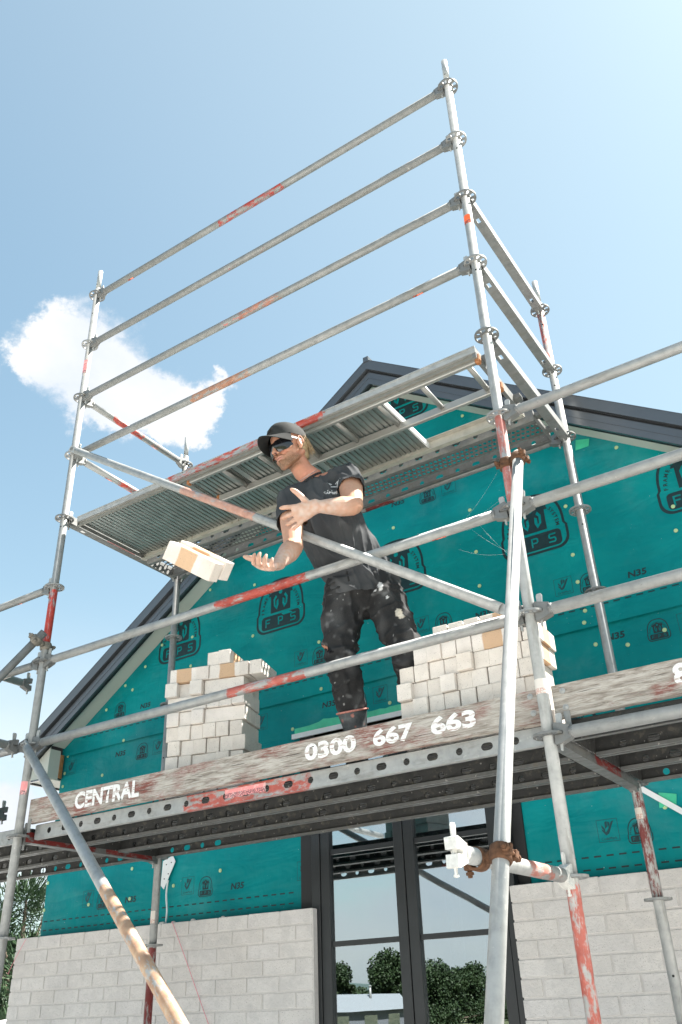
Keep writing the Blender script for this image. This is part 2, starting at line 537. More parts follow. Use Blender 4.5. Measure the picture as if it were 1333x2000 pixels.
def link(name, data, parent=None, loc=None, rot=None, M=None):
    o = bpy.data.objects.new(name, data)
    COL.objects.link(o)
    if M is not None: o.matrix_world = M
    if loc is not None: o.location = loc
    if rot is not None: o.rotation_euler = rot
    if parent is not None: o.parent = parent
    return o


def obj(name, mb, m, parent=None, loc=None, rot=None):
    return link(name, mb.mesh(name, m), parent, loc, rot)


def tag(o, label, cat=None, group=None):
    o['label'] = label
    if cat: o['category'] = cat
    if group: o['group'] = group
    return o


def empty(name, label, cat, loc=(0, 0, 0), rot=(0, 0, 0), group=None, M=None):
    o = link(name, None)
    o.empty_display_size = 0.1
    if M is not None: o.matrix_world = M
    else: o.location = loc; o.rotation_euler = rot
    return tag(o, label, cat, group)


def struct(name, mb, m):
    o = obj(name, mb, m)
    o['kind'] = 'structure'
    return o


def axis_matrix(p0, p1, up=(0, 0, 1)):
    """frame with z along p0->p1 and x as near to up as it can be"""
    p0 = Vector(p0); z = (Vector(p1) - p0).normalized()
    u = Vector(up)
    if abs(z.dot(u)) > 0.95: u = Vector((1, 0, 0))
    x = (u - z * u.dot(z)).normalized(); y = z.cross(x)
    return Matrix(((x.x, y.x, z.x, p0.x), (x.y, y.y, z.y, p0.y), (x.z, y.z, z.z, p0.z), (0, 0, 0, 1)))


def circle(cx, cy, r, n=20, a0=0.0):
    return [(cx + r * math.cos(a0 + 2 * math.pi * i / n), cy + r * math.sin(a0 + 2 * math.pi * i / n)) for i in range(n)]


def slot(cx, cy, w, h, n=6):
    """stadium outline, w overall along x"""
    r = h / 2; d = w / 2 - r
    return [(cx + d + r * math.cos(a), cy + r * math.sin(a)) for a in [-math.pi / 2 + math.pi * i / n for i in range(n + 1)]] + \
           [(cx - d + r * math.cos(a), cy + r * math.sin(a)) for a in [math.pi / 2 + math.pi * i / n for i in range(n + 1)]]


def rect(x0, y0, x1, y1):
    return [(x0, y0), (x1, y0), (x1, y1), (x0, y1)]


def plate(name, loops, th, m=None):
    """flat plate in local xy with holes (even-odd), thickness th along z, centred"""
    cu = bpy.data.curves.new(name, 'CURVE')
    cu.dimensions = '2D'; cu.fill_mode = 'BOTH'; cu.extrude = th / 2
    for lp in loops:
        sp = cu.splines.new('POLY'); sp.points.add(len(lp) - 1); sp.use_cyclic_u = True
        for p, (x, y) in zip(sp.points, lp): p.co = (x, y, 0, 1)
    o = bpy.data.objects.new('tmp', cu)
    me = bpy.data.meshes.new_from_object(o)
    me.name = name
    bpy.data.objects.remove(o); bpy.data.curves.remove(cu)
    me.materials.clear()
    if m: me.materials.append(m)
    return me


def text_mesh(name, s, size, m, th=0.0008, offset=0.0, spacing=1.0, align='LEFT', sx=1.0, shear=0.0):
    cu = bpy.data.curves.new(name, 'FONT')
    cu.body = s; cu.size = size; cu.extrude = th / 2; cu.offset = offset; cu.space_character = spacing; cu.align_x = align
    cu.resolution_u = 4; cu.shear = shear
    o = bpy.data.objects.new('tmp', cu)
    me = bpy.data.meshes.new_from_object(o)
    me.name = name
    bpy.data.objects.remove(o); bpy.data.curves.remove(cu)
    if sx != 1.0:
        for v in me.vertices: v.co.x *= sx
    me.materials.clear(); me.materials.append(m)
    return me


def merge_meshes(name, parts, m):
    """parts: (mesh, matrix)"""
    bm = bmesh.new()
    for me, M in parts:
        k = len(bm.verts)
        bm.from_mesh(me)
        bm.verts.ensure_lookup_table()
        bmesh.ops.transform(bm, matrix=M, verts=bm.verts[k:])
    out = bpy.data.meshes.new(name)
    bm.to_mesh(out); bm.free()
    out.materials.clear(); out.materials.append(m)
    return out


def bevel_mesh(me, w, seg=1):
    bm = bmesh.new(); bm.from_mesh(me)
    bmesh.ops.bevel(bm, geom=bm.edges[:], offset=w, segments=seg, affect='EDGES', profile=0.5)
    bm.to_mesh(me); bm.free()
    return me


XZ = Matrix.Rotation(R(90), 4, 'X')      # local xy plate -> world xz, facing -y

# ------------------------------------------------------------------ ground, hills


def ground_h(x, y):
    def ss(a, b, t):
        t = max(0.0, min(1.0, (t - a) / (b - a))); return t * t * (3 - 2 * t)
    h = -0.9 * ss(-10, -42, y)
    # dry grassy bank beyond the left end of the house
    d = math.hypot((x + 12.5) / 5.0, (y - 12.0) / 7.0)
    h += 1.75 * ss(1.0, 0.25, d)
    d2 = math.hypot(x, y)
    if d2 > 20: h += 0.35 * mnoise.noise(Vector((x * 0.03, y * 0.03, 0))) * min(1, (d2 - 20) / 40)
    return h


def build_ground():
    m, t, b = mat('site_dirt_and_dry_grass')
    o = obc(t)
    n = t.noise(o, 0.35, 6.0, 0.6)
    n2 = t.noise(o, 14.0, 5.0, 0.7)
    grass = t.ramp(n2, [(0.3, (0.03, 0.045, 0.018)), (0.7, (0.09, 0.10, 0.04))])
    straw = t.ramp(n2, [(0.3, (0.22, 0.19, 0.10)), (0.7, (0.38, 0.33, 0.20))])
    dirt = t.ramp(n2, [(0.3, (0.47, 0.46, 0.445)), (0.7, (0.57, 0.56, 0.545))])
    x, y, z = t.sep(o)
    near = t.maprange(t.vmath('LENGTH', o, out=1), 24.0, 17.0)
    c = t.mix(t.math('MULTIPLY', t.maprange(n, 0.52, 0.66), 0.6), grass, straw)
    c = t.mix(t.maprange(z, 0.35, 1.0), c, straw)
    c = t.mix(near, c, dirt)
    t.put(b.inputs['Base Color'], c)
    b.inputs['Roughness'].default_value = 0.95
    t.put(b.inputs['Normal'], t.bump(n2, 0.6, 0.03))
    mb = MB()
    rings = [0, 1.5, 3, 4.5, 6, 8, 10, 12, 14, 16, 18, 20, 23, 27, 32, 38, 46, 56, 70, 95, 140, 220, 400, 800, 1600, 3000]
    seg = 72
    vs = [(0, 0, ground_h(0, 0))]
    for r in rings[1:]:
        for i in range(seg):
            a = 2 * math.pi * i / seg
            x, y = r * math.cos(a), r * math.sin(a)
            vs.append((x, y, ground_h(x, y)))
    fs = [(0, 1 + i, 1 + (i + 1) % seg) for i in range(seg)]
    for j in range(len(rings) - 2):
        a = 1 + j * seg
        fs += [(a + i, a + seg + i, a + seg + (i + 1) % seg, a + (i + 1) % seg) for i in range(seg)]
    mb.add(vs, fs, 0, True)
    struct('ground', mb, m)
    hm = simple('distant_bush_hills', (0.045, 0.075, 0.07), 0.95, 0, 0.3, 0.02, 0)
    mb = MB(); vs = []; n = 160
    for i in range(n):
        a = 2 * math.pi * i / n
        h = 26 + 34 * (0.5 + 0.5 * mnoise.noise(Vector((3 * math.cos(a), 3 * math.sin(a), 0.3)))) + 10 * mnoise.noise(Vector((11 * math.cos(a), 11 * math.sin(a), 2)))
        if -0.2 < a - 2.2 < 0.9: h *= 0.35
        vs += [(1750 * math.cos(a), 1750 * math.sin(a), -8), (1900 * math.cos(a), 1900 * math.sin(a), h * 0.75), (2100 * math.cos(a), 2100 * math.sin(a), h)]
    fs = []
    for i in range(n):
        k = (i + 1) % n
        fs += [(3 * i, 3 * k, 3 * k + 1, 3 * i + 1), (3 * i + 1, 3 * k + 1, 3 * k + 2, 3 * i + 2)]
    mb.add(vs, fs, 0, True)
    struct('distant_hills', mb, hm)


build_ground()

# ------------------------------------------------------------------ house
RX, RZ, SL = 1.66, 5.70, 0.6875
YB = 1.28
WX0, WX1 = -1.52, 4.84


def soff(x): return RZ - SL * abs(x - RX)


def wrap_y(x, z, upper):
    """front face of the stapled wrap, with its slack wrinkles"""
    a = 0.0042 * mnoise.noise(Vector((x * 1.7, z * 3.6, 1.3))) + 0.0022 * mnoise.noise(Vector((x * 5.1 + z * 3, z * 4.3 - x * 2, 7.7)))
    if upper:
        y = 1.463 + a
        if z < 3.62: y -= 0.010 * (1 - (z - 3.46) / 0.16) * (0.55 + 0.45 * mnoise.noise(Vector((x * 2.2, 0, 4))))
        return y
    k = max(0.0, min(1.0, (2.65 - z) / 0.4))
    a += k * 0.006 * mnoise.noise(Vector((x * 3.1 + z * 5.0, z * 2.0 - x, 9.1)))
    return 1.475 + a


def sheet(mb, x0, x1, zb, zt, upper, st=0.045):
    nx = max(2, int((x1 - x0) / st)); vs = []; fs = []
    nz = max(2, int(max(zt(x0 + (x1 - x0) * i / nx) - zb(x0) for i in range(nx + 1)) / st))
    for i in range(nx + 1):
        x = x0 + (x1 - x0) * i / nx
        for j in range(nz + 1):
            z = zb(x) + (zt(x) - zb(x)) * j / nz
            vs.append((x, wrap_y(x, z, upper), z))
    for i in range(nx):
        for j in range(nz):
            a = i * (nz + 1) + j
            fs.append((a, a + nz + 1, a + nz + 2, a + 1))
    mb.add(vs, fs, 0, True)


house = empty('gable_house', 'unfinished gable-ended house under green wrap with charcoal barge boards, behind the scaffold', 'house', (RX, 1.48, 0))


def hp(name, mb_or_mesh, m=None, parent=house, loc=None):
    """part in world coordinates, hung under the house"""
    me = mb_or_mesh.mesh(name, m) if isinstance(mb_or_mesh, MB) else mb_or_mesh
    o = link(name, me)
    base = Vector((0, 0, 0)) if loc is None else Vector(loc)
    o.parent = parent
    pw = WORLDLOC.get(parent.name, Vector((RX, 1.48, 0)))
    o.location = base - pw
    WORLDLOC[o.name] = base
    return o


WORLDLOC = {house.name: Vector((RX, 1.48, 0))}

# timber core of the walls with the window opening
mb = MB()
core = simple('dark_wall_frame', (0.10, 0.075, 0.05), 0.9, 0, 0.2, 5, 0)
gy0, gy1 = 1.49, 1.60
mb.prism([(WX0, 0.1), (0.90, 0.1), (0.90, 3.60), (WX0, 3.50)], gy0, gy1)
mb.prism([(2.30, 0.1), (WX1, 0.1), (WX1, 3.50), (2.30, 3.60)], gy0, gy1)
mb.prism([(0.90, 3.22), (2.30, 3.22), (2.30, 3.60), (0.90, 3.60)], gy0, gy1)
mb.prism([(WX0, 3.50), (0.90, 3.60), (2.30, 3.60), (WX1, 3.50), (RX, 5.68)], gy0, gy1)
mb.box((WX0, 1.60, 0.1), (WX0 + .1, 11.0, 3.5)); mb.box((WX1 - .1, 1.60, 0.1), (WX1, 11.0, 3.5))
mb.box((WX0 + .1, 10.9, 0.1), (WX1 - .1, 11.0, 3.5))
hp('wall_frame', mb, core)
mb = MB(); mb.box((WX0 + .1, 1.6, 0.18), (WX1 - .1, 10.9, 0.25))
hp('floor_slab', mb, simple('concrete_slab', (0.3, 0.29, 0.27), 0.8, 0, 0.1, 6, 0.1))
mb = MB(); mb.box((WX0 + .1, 1.61, 3.30), (WX1 - .1, 10.9, 3.33)); mb.box((0.95, 3.2, 0.25), (1.03, 3.28, 3.3)); mb.box((2.6, 2.8, .25), (3.9, 2.9, 3.3))
hp('ceiling', mb, simple('unlined_ceiling', (0.25, 0.22, 0.19), 0.8, 0, 0.1, 6, 0.1))

mb = MB()
sheet(mb, WX0, 0.905, lambda x: 0.6, lambda x: 3.49, False)
sheet(mb, 2.29, WX1, lambda x: 0.6, lambda x: 3.49, False)
sheet(mb, 0.905, 2.29, lambda x: 3.205, lambda x: 3.49, False)
wrap_lo = hp('building_wrap', mb, WRAP)
mb = MB()
lap = lambda x: 3.462 + 0.004 * mnoise.noise(Vector((x * 2, 0, 0)))
sheet(mb, WX0, RX, lap, lambda x: max(3.475, soff(x) + 0.015), True)
sheet(mb, RX, WX1, lap, lambda x: max(3.475, soff(x) + 0.015), True)
wrap_up = hp('building_wrap', mb, WRAP)
wrap_up['label'] = 'upper strip of wrap lapped over the lower one'

# --- printed marks


def conform(me, dx, dz, upper, off=0.0012):
    """local xy print -> standing on the wrap at dx, dz"""
    for v in me.vertices:
        x, z = v.co.x + dx, v.co.y + dz
        v.co = (x, wrap_y(x, z, upper) - off + v.co.z * -1.0 * 0.0, z)
    me.update()
    return me


def flat_plate(name, loops, m):
    me = plate(name, loops, 0.0, m)
    return me


def ring_loops(outer, inner): return [outer, inner]


def fps_outline(w, h, grow=0.0):
    """arch over a rounded box, with a nick where they meet; centred at the box middle"""
    bw = w * 0.5 + grow; r = 0.075 * w / 0.44 + grow * 0.4
    boxh = 0.11 * h / 0.42
    pts = []
    zb, zt = -boxh / 2 - 0.025 * w / 0.44 - grow, boxh / 2 + 0.012 * w / 0.44
    n = 7
    for i in range(n + 1):
        a = -math.pi / 2 + (math.pi / 2) * i / n
        pts.append((bw - r + r * math.cos(a), zb + r + r * math.sin(a)))
    pts.append((bw, zt))
    ar = bw - 0.013 * w / 0.44
    pts.append((ar, zt + 0.018 * w / 0.44))
    top = h * 0.80 + grow; zs_ = zt + .03 * w / .44
    for i in range(1, 24):
        a = math.pi * i / 24
        ca, sa = math.cos(a), math.sin(a)
        pts.append((ar * math.copysign(abs(ca) ** .80, ca), zs_ + (top - zs_) * sa ** .88))
    pts.append((-ar, zt + 0.018 * w / 0.44))
    pts.append((-bw, zt))
    for i in range(n + 1):
        a = math.pi + (math.pi / 2) * i / n
        pts.append((-bw + r + r * math.cos(a), zb + r + r * math.sin(a)))
    return pts


def round_box(x0, y0, x1, y1, r, n=5):
    pts = []
    for cx, cy, a0 in ((x1 - r, y0 + r, -90), (x1 - r, y1 - r, 0), (x0 + r, y1 - r, 90), (x0 + r, y0 + r, 180)):
        for i in range(n + 1):
            a = R(a0 + 90 * i / n)
            pts.append((cx + r * math.cos(a), cy + r * math.sin(a)))
    return pts


def curved_text(s, rad_x, rad_y, cy, a0, a1, size, m):
    parts = []
    for i, ch in enumerate(s):
        a = R(a0 + (a1 - a0) * i / max(1, len(s) - 1))
        if ch == ' ': continue
        me = text_mesh('t', ch, size, m, th=0.0, offset=size * 0.03, align='CENTER')
        p = Vector((rad_x * math.cos(a), cy + rad_y * math.sin(a), 0))
        parts.append((me, Matrix.Translation(p) @ Matrix.Rotation(a - math.pi / 2, 4, 'Z')))
    return parts


def fps_logo(name, w, h, m, detail=True):
    s = w / 0.44
    parts = []
    I = Matrix.Identity(4)
    o = fps_outline(w, h); i_ = fps_outline(w, h, -0.016 * s)
    parts.append((plate('a', [o, i_], 0.0), I))
    # box with the three letters left open
    bx = 0.172 * s; bh = 0.053 * s
    letters = {'F': [(0, 0), (0.16, 0), (0.16, .42), (0.62, .42), (.62, .58), (.16, .58), (.16, .84), (.7, .84), (.7, 1), (0, 1)],
               'P': [(0, 0), (.16, 0), (.16, .36), (.55, .36), (.72, .52), (.72, .86), (.58, 1), (0, 1)],
               'S': [(0, 0), (.6, 0), (.74, .14), (.74, .44), (.6, .58), (.16, .58), (.16, .84), (.74, .84), (.74, 1), (.14, 1), (0, .86), (0, .56), (.14, .42), (.58, .42), (.58, .16), (0, .16)]}
    lh = 0.062 * s; loops = [round_box(-bx, -bh, bx, bh, 0.026 * s)]
    fills = []
    for ch, cx in (('F', -0.115), ('P', 0.0), ('S', 0.112)):
        lp = [((cx * s) + (px - 0.36) * lh * 1.05, (py - 0.5) * lh) for px, py in letters[ch]]
        loops.append(lp)
        if ch == 'P':
            fills.append([((cx * s) + (px - 0.36) * lh * 1.05, (py - 0.5) * lh) for px, py in [(.16, .52), (.5, .52), (.56, .58), (.56, .8), (.5, .85), (.16, .85)]])
    parts.append((plate('b', loops, 0.0), I))
    for f in fills: parts.append((plate('c', [f], 0.0), I))
    # little house holding two hands under a round head
    z0 = 0.070 * s; 
    body = [(-0.085, z0), (0.085, z0), (0.085, .195), (.105, .195), (.098, .215), (0, .258), (-0.098, .215), (-.105, .195), (-.085, .195)]
    body = [(x * s * 1.06, (y if y == z0 else y * s * 1.06)) for x, y in body]
    head = circle(0, 0.226 * s, 0.0175 * s, 12)
    hand = [(-.060, .165), (-.040, .195), (-.028, .178), (-.045, .16), (-.042, .115), (-.034, .112), (-.034, .15), (-.018, .162), (-.016, .12), (-.030, .083), (-.056, .115)]
    hl = [(x * s * 1.1, y * s * 1.06 + 0.002 * s) for x, y in hand]; hr = [(-x, y) for x, y in reversed(hl)]
    parts.append((plate('d', [body, head, hl, hr], 0.0), I))
    if detail:
        parts += curved_text('FRAME', 0.150 * s, 0.178 * s, 0.085 * s, 180, 143, 0.033 * s, m)
        parts += curved_text('PROTECTION', 0.150 * s, 0.186 * s, 0.085 * s, 130, 52, 0.030 * s, m)
        parts += curved_text('SYSTEM', 0.150 * s, 0.178 * s, 0.085 * s, 38, 0, 0.033 * s, m)
    me = merge_meshes(name, parts, m)
    return me


def check_mark(name, s, m):
    I = Matrix.Identity(4); w = 0.055 * s
    parts = [(plate('a', [rect(-w, -w, w, w), rect(-w + .0022, -w + .0022, w - .0022, w - .0022)], 0.0), I)]
    leaf1 = [(-.030, .012), (-.014, -.012), (-.014, .004), (-.030, .026)]
    leaf2 = [(-.012, .004), (-.012, .036), (.000, .044), (.000, .016)]
    tick = [(-.032, .006), (-.030, -.004), (-.012, -.028), (.004, -.020), (.036, .042), (.022, .036), (.001, .000), (-.010, -.012)]
    leaf3 = [(.003, .012), (.003, .040), (.014, .034), (.012, .022)]
    for q in (leaf1, leaf2, leaf3, tick): parts.append((plate('p', [[(x * s, y * s + .004) for x, y in q]], 0.0), I))
    parts.append((text_mesh('t', 'CodeMark', 0.019 * s, m, th=0.0, align='CENTER'), Matrix.Translation((0, -0.046 * s, 0))))
    return merge_meshes(name, parts, m)


BIG = fps_logo('printed_logo', 0.44, 0.42, PRINT)
MINI = fps_logo('printed_logo', 0.125, 0.125, PRINT)
CHK = check_mark('printed_tick', 1.0, PRINTL)
N35 = text_mesh('printed_code', 'N35', 0.052, PRINT, th=0.0, offset=0.0016, sx=1.18, align='CENTER', shear=0.12)


def put_mark(src, name, x, z, upper):
    if not (0.92 > x or x > 2.30 or z > 3.28): return
    me = conform(src.copy(), x, z, upper)
    if upper and any(v.co.z > soff(v.co.x) for v in me.vertices):
        bm = bmesh.new(); bm.from_mesh(me)
        for sg in (-1, 1):
            bmesh.ops.bisect_plane(bm, geom=bm.verts[:] + bm.edges[:] + bm.faces[:], plane_co=(RX, 0, RZ), plane_no=(sg * SL, 0, 1), clear_outer=True)
        bm.to_mesh(me); bm.free()
    hp(name, me, None, wrap_up if upper else wrap_lo)


for k in range(-1, 5):
    x = 0.690 + 0.985 * k
    if soff(x) > 4.20: put_mark(BIG, 'printed_logo', x, 4.085, True)
put_mark(BIG, 'printed_logo', 1.82, 5.515 - 0.06, True)
for k in range(-1, 5):
    put_mark(BIG, 'printed_logo', -0.30 + 0.985 * k, 2.735, False)
for k in range(0, 6):
    x = -0.895 + 0.960 * k
    for src, nm, dx, dz in ((MINI, 'printed_logo', 0, -.045), (CHK, 'printed_tick', -0.158, 0.012), (N35, 'printed_code', 0.272, -.045)):
        if soff(x + dx) > 3.85 and x + dx < WX1 - .1: put_mark(src, nm, x + dx, 3.74 + dz, True)
        if x + dx > WX0 + .1 and x + dx < WX1 - .1: put_mark(src, nm, x + dx, 2.362 + dz, False)
for k in range(0, 6):
    x = -0.858 + 0.970 * k
    for src, nm, dx, dz in ((N35, 'printed_code', 0, -.02), (MINI, 'printed_logo', 0.235, -.06), (CHK, 'printed_tick', 0.40, -.018)):
        if x + dx < WX1 - .1:
            put_mark(src, nm, x + dx, 3.385 + dz, False)
            if soff(x + dx + .1) > 4.80: put_mark(src, nm, x + dx - .33, 4.71 + dz, True)
put_mark(CHK, 'printed_tick', -1.41, 3.365, False)


def dashes(x0, x1, z, upper, name='printed_dash', pitch=0.066, ln=0.038, hh=0.008):
    x = x0
    while x < x1 - ln:
        a = []; mb = MB()
        for (px, pz) in ((x, z), (x + ln, z), (x + ln, z + hh), (x, z + hh)):
            a.append((px, wrap_y(px, pz, upper) - 0.0014, pz))
        mb.add(a, [(0, 1, 2, 3)])
        x += pitch
        hp(name, mb, PRINT, wrap_up if upper else wrap_lo)


dashes(-1.30, 4.6, 3.578, True)
for zz in (2.252, 2.192):
    dashes(WX0 + .02, 0.84, zz, False); dashes(2.36, 4.8, zz, False)

CAPS = [(2.257,4.461),(1.674,4.520),(2.291,5.219),(3.266,4.553),(2.890,4.266),(2.264,4.147),(2.877,3.934),(2.258,3.906),(2.876,3.754),(2.887,3.567),(2.870,3.497),(3.479,3.899),(3.497,4.052),(3.290,3.351),(2.906,3.361),(3.081,3.316),(0.441,4.437),(0.436,4.023),(-0.006,4.523),(0.193,4.634),(-0.166,4.165),(-0.166,3.929),(-0.486,4.176),(-0.653,4.034),(0.784,3.269),(1.024,3.831),(1.035,3.493),(1.548,3.297),(-0.776,3.870),(-0.863,3.923),(-1.056,3.764),(-0.817,3.474),(-1.463,3.465),(-1.038,3.248),(-1.479,3.331),(-1.482,3.229),(-1.506,2.521),(-1.044,2.335),(-0.630,2.339),(-1.516,2.336),(-0.224,2.386),(0.190,2.440),(-0.631,2.535),(2.665,2.963),(3.093,2.449)]
mb = MB(); mb.tube((0, 0, 0), (0, -0.0035, 0), 0.0125, 0.0115, 12); mb.tube((0, -0.0035, 0), (0, -0.0055, 0), 0.004, 0.004, 8)
capme = mb.mesh('fixing_cap', CAPM)
for (x, z) in CAPS:
    up = z > 3.47
    o = link('fixing_cap', capme); o.parent = wrap_up if up else wrap_lo
    o.location = (x, wrap_y(x, z, up) - .0006, z)

# window-opening tape, head flashing, green tape
mb = MB()
mb.box((0.850, 1.462, 0.5), (0.966, 1.4745, 3.20)); mb.box((2.268, 1.462, 0.5), (2.335, 1.4745, 3.20))
hp('opening_tape', mb, BLACKGAP)
mb = MB(); mb.box((0.80, 1.440, 3.190), (2.46, 1.456, 3.222))
hp('head_flashing', mb, STRAP)
mb = MB(); pts = [(0.82, 3.224)]
pts += [(2.47, 3.224), (2.47, 3.262)]
x = 2.42
while x > 0.84:
    jag = 0.022 if 1.0 < x < 1.25 else 0.006
    pts.append((x, 3.262 + random.uniform(-0.004, jag))); x -= random.uniform(0.03, 0.09)
pts.append((0.82, 3.258))
mb.prism(pts, 1.446, 1.4515)
hp('green_tape', mb, TAPE)
for (x, z, w, h, rot) in ((3.066, 4.660, 0.085, 0.075, 0.15), (3.003, 3.02, 0.07, 0.06, -0.2), (3.112, 2.480, 0.085, 0.075, 0.1)):
    mb = MB(); mb.prism([(-w / 2, -h / 2), (w / 2, -h / 2 + .012), (w / 2 + .006, h / 2 - .01), (-w / 2 + .004, h / 2)], -0.001, 0.001)
    o = hp('green_tape', mb, TAPE, loc=(x, wrap_y(x, z, z > 3.47) - .004, z)); o.rotation_euler = (0, rot, 0)

# --- roof edge: soffit, barge boards, painted shade strips in the gaps, sheets
XL, XR = -1.72, 5.18


def slope_strip(mb, lo, hi, y0, y1, xa=None, xb=None):
    """strip following both roof slopes; lo/hi are heights above the soffit line"""
    for s_ in (-1, 1):
        xe = (xa if xa is not None else XL) if s_ < 0 else (xb if xb is not None else XR)
        vs = []
        for x in (RX, xe):
            z = soff(x)
            vs += [(x, y0, z + lo), (x, y1, z + lo), (x, y1, z + hi), (x, y0, z + hi)]
        if s_ < 0: fs = [(0, 1, 5, 4), (1, 2, 6, 5), (2, 3, 7, 6), (3, 0, 4, 7), (4, 5, 6, 7), (3, 2, 1, 0)]
        else: fs = [(4, 5, 1, 0), (5, 6, 2, 1), (6, 7, 3, 2), (7, 4, 0, 3), (7, 6, 5, 4), (0, 1, 2, 3)]
        mb.add(vs, fs)


roof = MB()
for s_ in (-1, 1):
    xe = XL - .06 if s_ < 0 else XR + .06
    vs = []
    for y in (1.31, 11.2):
        vs += [(RX, y, RZ + .14), (xe, y, soff(xe) + .14), (xe, y, soff(xe) + .17), (RX, y, RZ + .17)]
    roof.add(vs, [(0, 1, 5, 4) if s_ < 0 else (4, 5, 1, 0), (3, 7, 6, 2), (1, 2, 6, 5), (0, 3, 2, 1), (4, 5, 6, 7)])
roof_o = hp('roof', roof, ROOFM)
mb = MB(); slope_strip(mb, 0.0, 0.012, 1.303, 1.484, -1.50, 4.84); hp('soffit', mb, SOFFIT, roof_o)
mb = MB(); slope_strip(mb, -0.020, -0.001, 1.292, 1.318); slope_strip(mb, 0.088, 0.104, 1.284, 1.302); hp('painted_shade_strip', mb, BLACKGAP, roof_o)  # black strips paint in the shade of the two roof-edge gaps
mb = MB(); slope_strip(mb, -0.022, 0.087, 1.270, 1.290); slope_strip(mb, 0.030, 0.036, 1.267, 1.2698); hp('barge_board', mb, BARGE, roof_o)
mb = MB(); slope_strip(mb, 0.104, 0.188, 1.244, 1.306); hp('barge_capping', mb, BARGE, roof_o)
mb = MB(); slope_strip(mb, 0.1885, 0.194, 1.242, 1.40); hp('barge_capping', mb, BARGE, roof_o)
mb = MB(); mb.box((RX - .022, 1.238, RZ + .17), (RX + .022, 11.2, RZ + .215))
hp('ridge_cap', mb, BARGE, roof_o)
# boxed eave on the left
mb = MB(); mb.prism([(-1.72, 3.275), (-1.50, 3.275), (-1.50, soff(-1.50) + .002), (-1.72, soff(-1.72) + .0)], 1.319, 1.330)
mb.box((-1.72, 1.330, 3.275), (-1.52, 11.0, 3.285))
hp('eave_box', mb, SOFFIT, roof_o)
mb = MB(); mb.box((-1.73, 1.310, 3.262), (-1.50, 1.330, 3.274)); mb.box((-1.752, 1.32, 3.262), (-1.732, 11.0, 3.43))
hp('fascia', mb, BARGE, roof_o)
mb = MB(); mb.box((-1.4995, 1.319, 3.275), (-1.494, 1.425, 3.50)); hp('eave_box', mb, SOFFIT, roof_o)
mb = MB(); mb.box((-1.50, 1.428, 3.29), (-1.486, 1.455, 3.47))
hp('timber_end', mb, RAWWOOD, roof_o)
mb = MB(); mb.prism([(WX1, 3.262), (5.18, 3.262), (5.18, soff(5.18)), (WX1, soff(WX1))], 1.305, 1.318)
hp('eave_box', mb, SOFFIT, roof_o)

# --- window: two leaves, each three lights high
WZ0, WZ1 = 0.30, 3.16
win = MB()
FY0, FY1 = 1.405, 1.47
win.box((0.968, FY0, WZ0), (1.028, FY1, WZ1)); win.box((2.206, FY0, WZ0), (2.266, FY1, WZ1))
win.box((1.028, FY0, WZ1 - .05), (2.206, FY1, WZ1)); win.box((1.028, FY0, WZ0), (2.206, FY1, WZ0 + .06))
win_o = hp('window', bevel_mesh(win.mesh('window', FRAMEM), 0.003), None)
for xa, xb in ((1.031, 1.607), (1.613, 2.203)):
    mb = MB()
    mb.box((xa, 1.412, WZ0 + .063), (xa + .062, 1.452, WZ1 - .053)); mb.box((xb - .062, 1.412, WZ0 + .063), (xb, 1.452, WZ1 - .053))
    mb.box((xa + .062, 1.412, WZ1 - .123), (xb - .062, 1.452, WZ1 - .053)); mb.box((xa + .062, 1.412, WZ0 + .063), (xb - .062, 1.452, WZ0 + .163))
    hp('sash', bevel_mesh(mb.mesh('sash', FRAMEM), 0.0025), None, win_o)
    zs = [WZ0 + .163, 0.95, 1.45, 1.95, 2.448, WZ1 - .123]
    for i in range(len(zs) - 1):
        za, zb = zs[i], zs[i + 1]
        mb = MB(); mb.box((xa + .062, 1.436, za), (xb - .062, 1.440, zb))
        hp('pane', mb, GLASS, win_o)
        if i:
            mb = MB(); mb.box((xa + .0622, 1.424, za - .014), (xb - .0622, 1.4355, za + .014)); hp('glazing_bar', mb, FRAMEM, win_o)

# --- brick veneer either side of the window
BL_, BH, BD, PIT, CRS = 0.230, 0.0762, 0.070, 0.240, 0.086


def brick_mesh(name, l, h, d, m, chip=0.0012):
    bm = bmesh.new()
    bmesh.ops.create_cube(bm, size=1.0, matrix=Matrix.Diagonal((l, d, h, 1)))
    bmesh.ops.bevel(bm, geom=bm.edges[:], offset=0.0022, segments=1, affect='EDGES')
    me = bpy.data.meshes.new(name); bm.to_mesh(me); bm.free(); me.materials.append(m)
    return me


WB = [brick_mesh('brick', BL_, BH, BD, BR_WALL), brick_mesh('brick', 0.110, BH, BD, BR_WALL)]


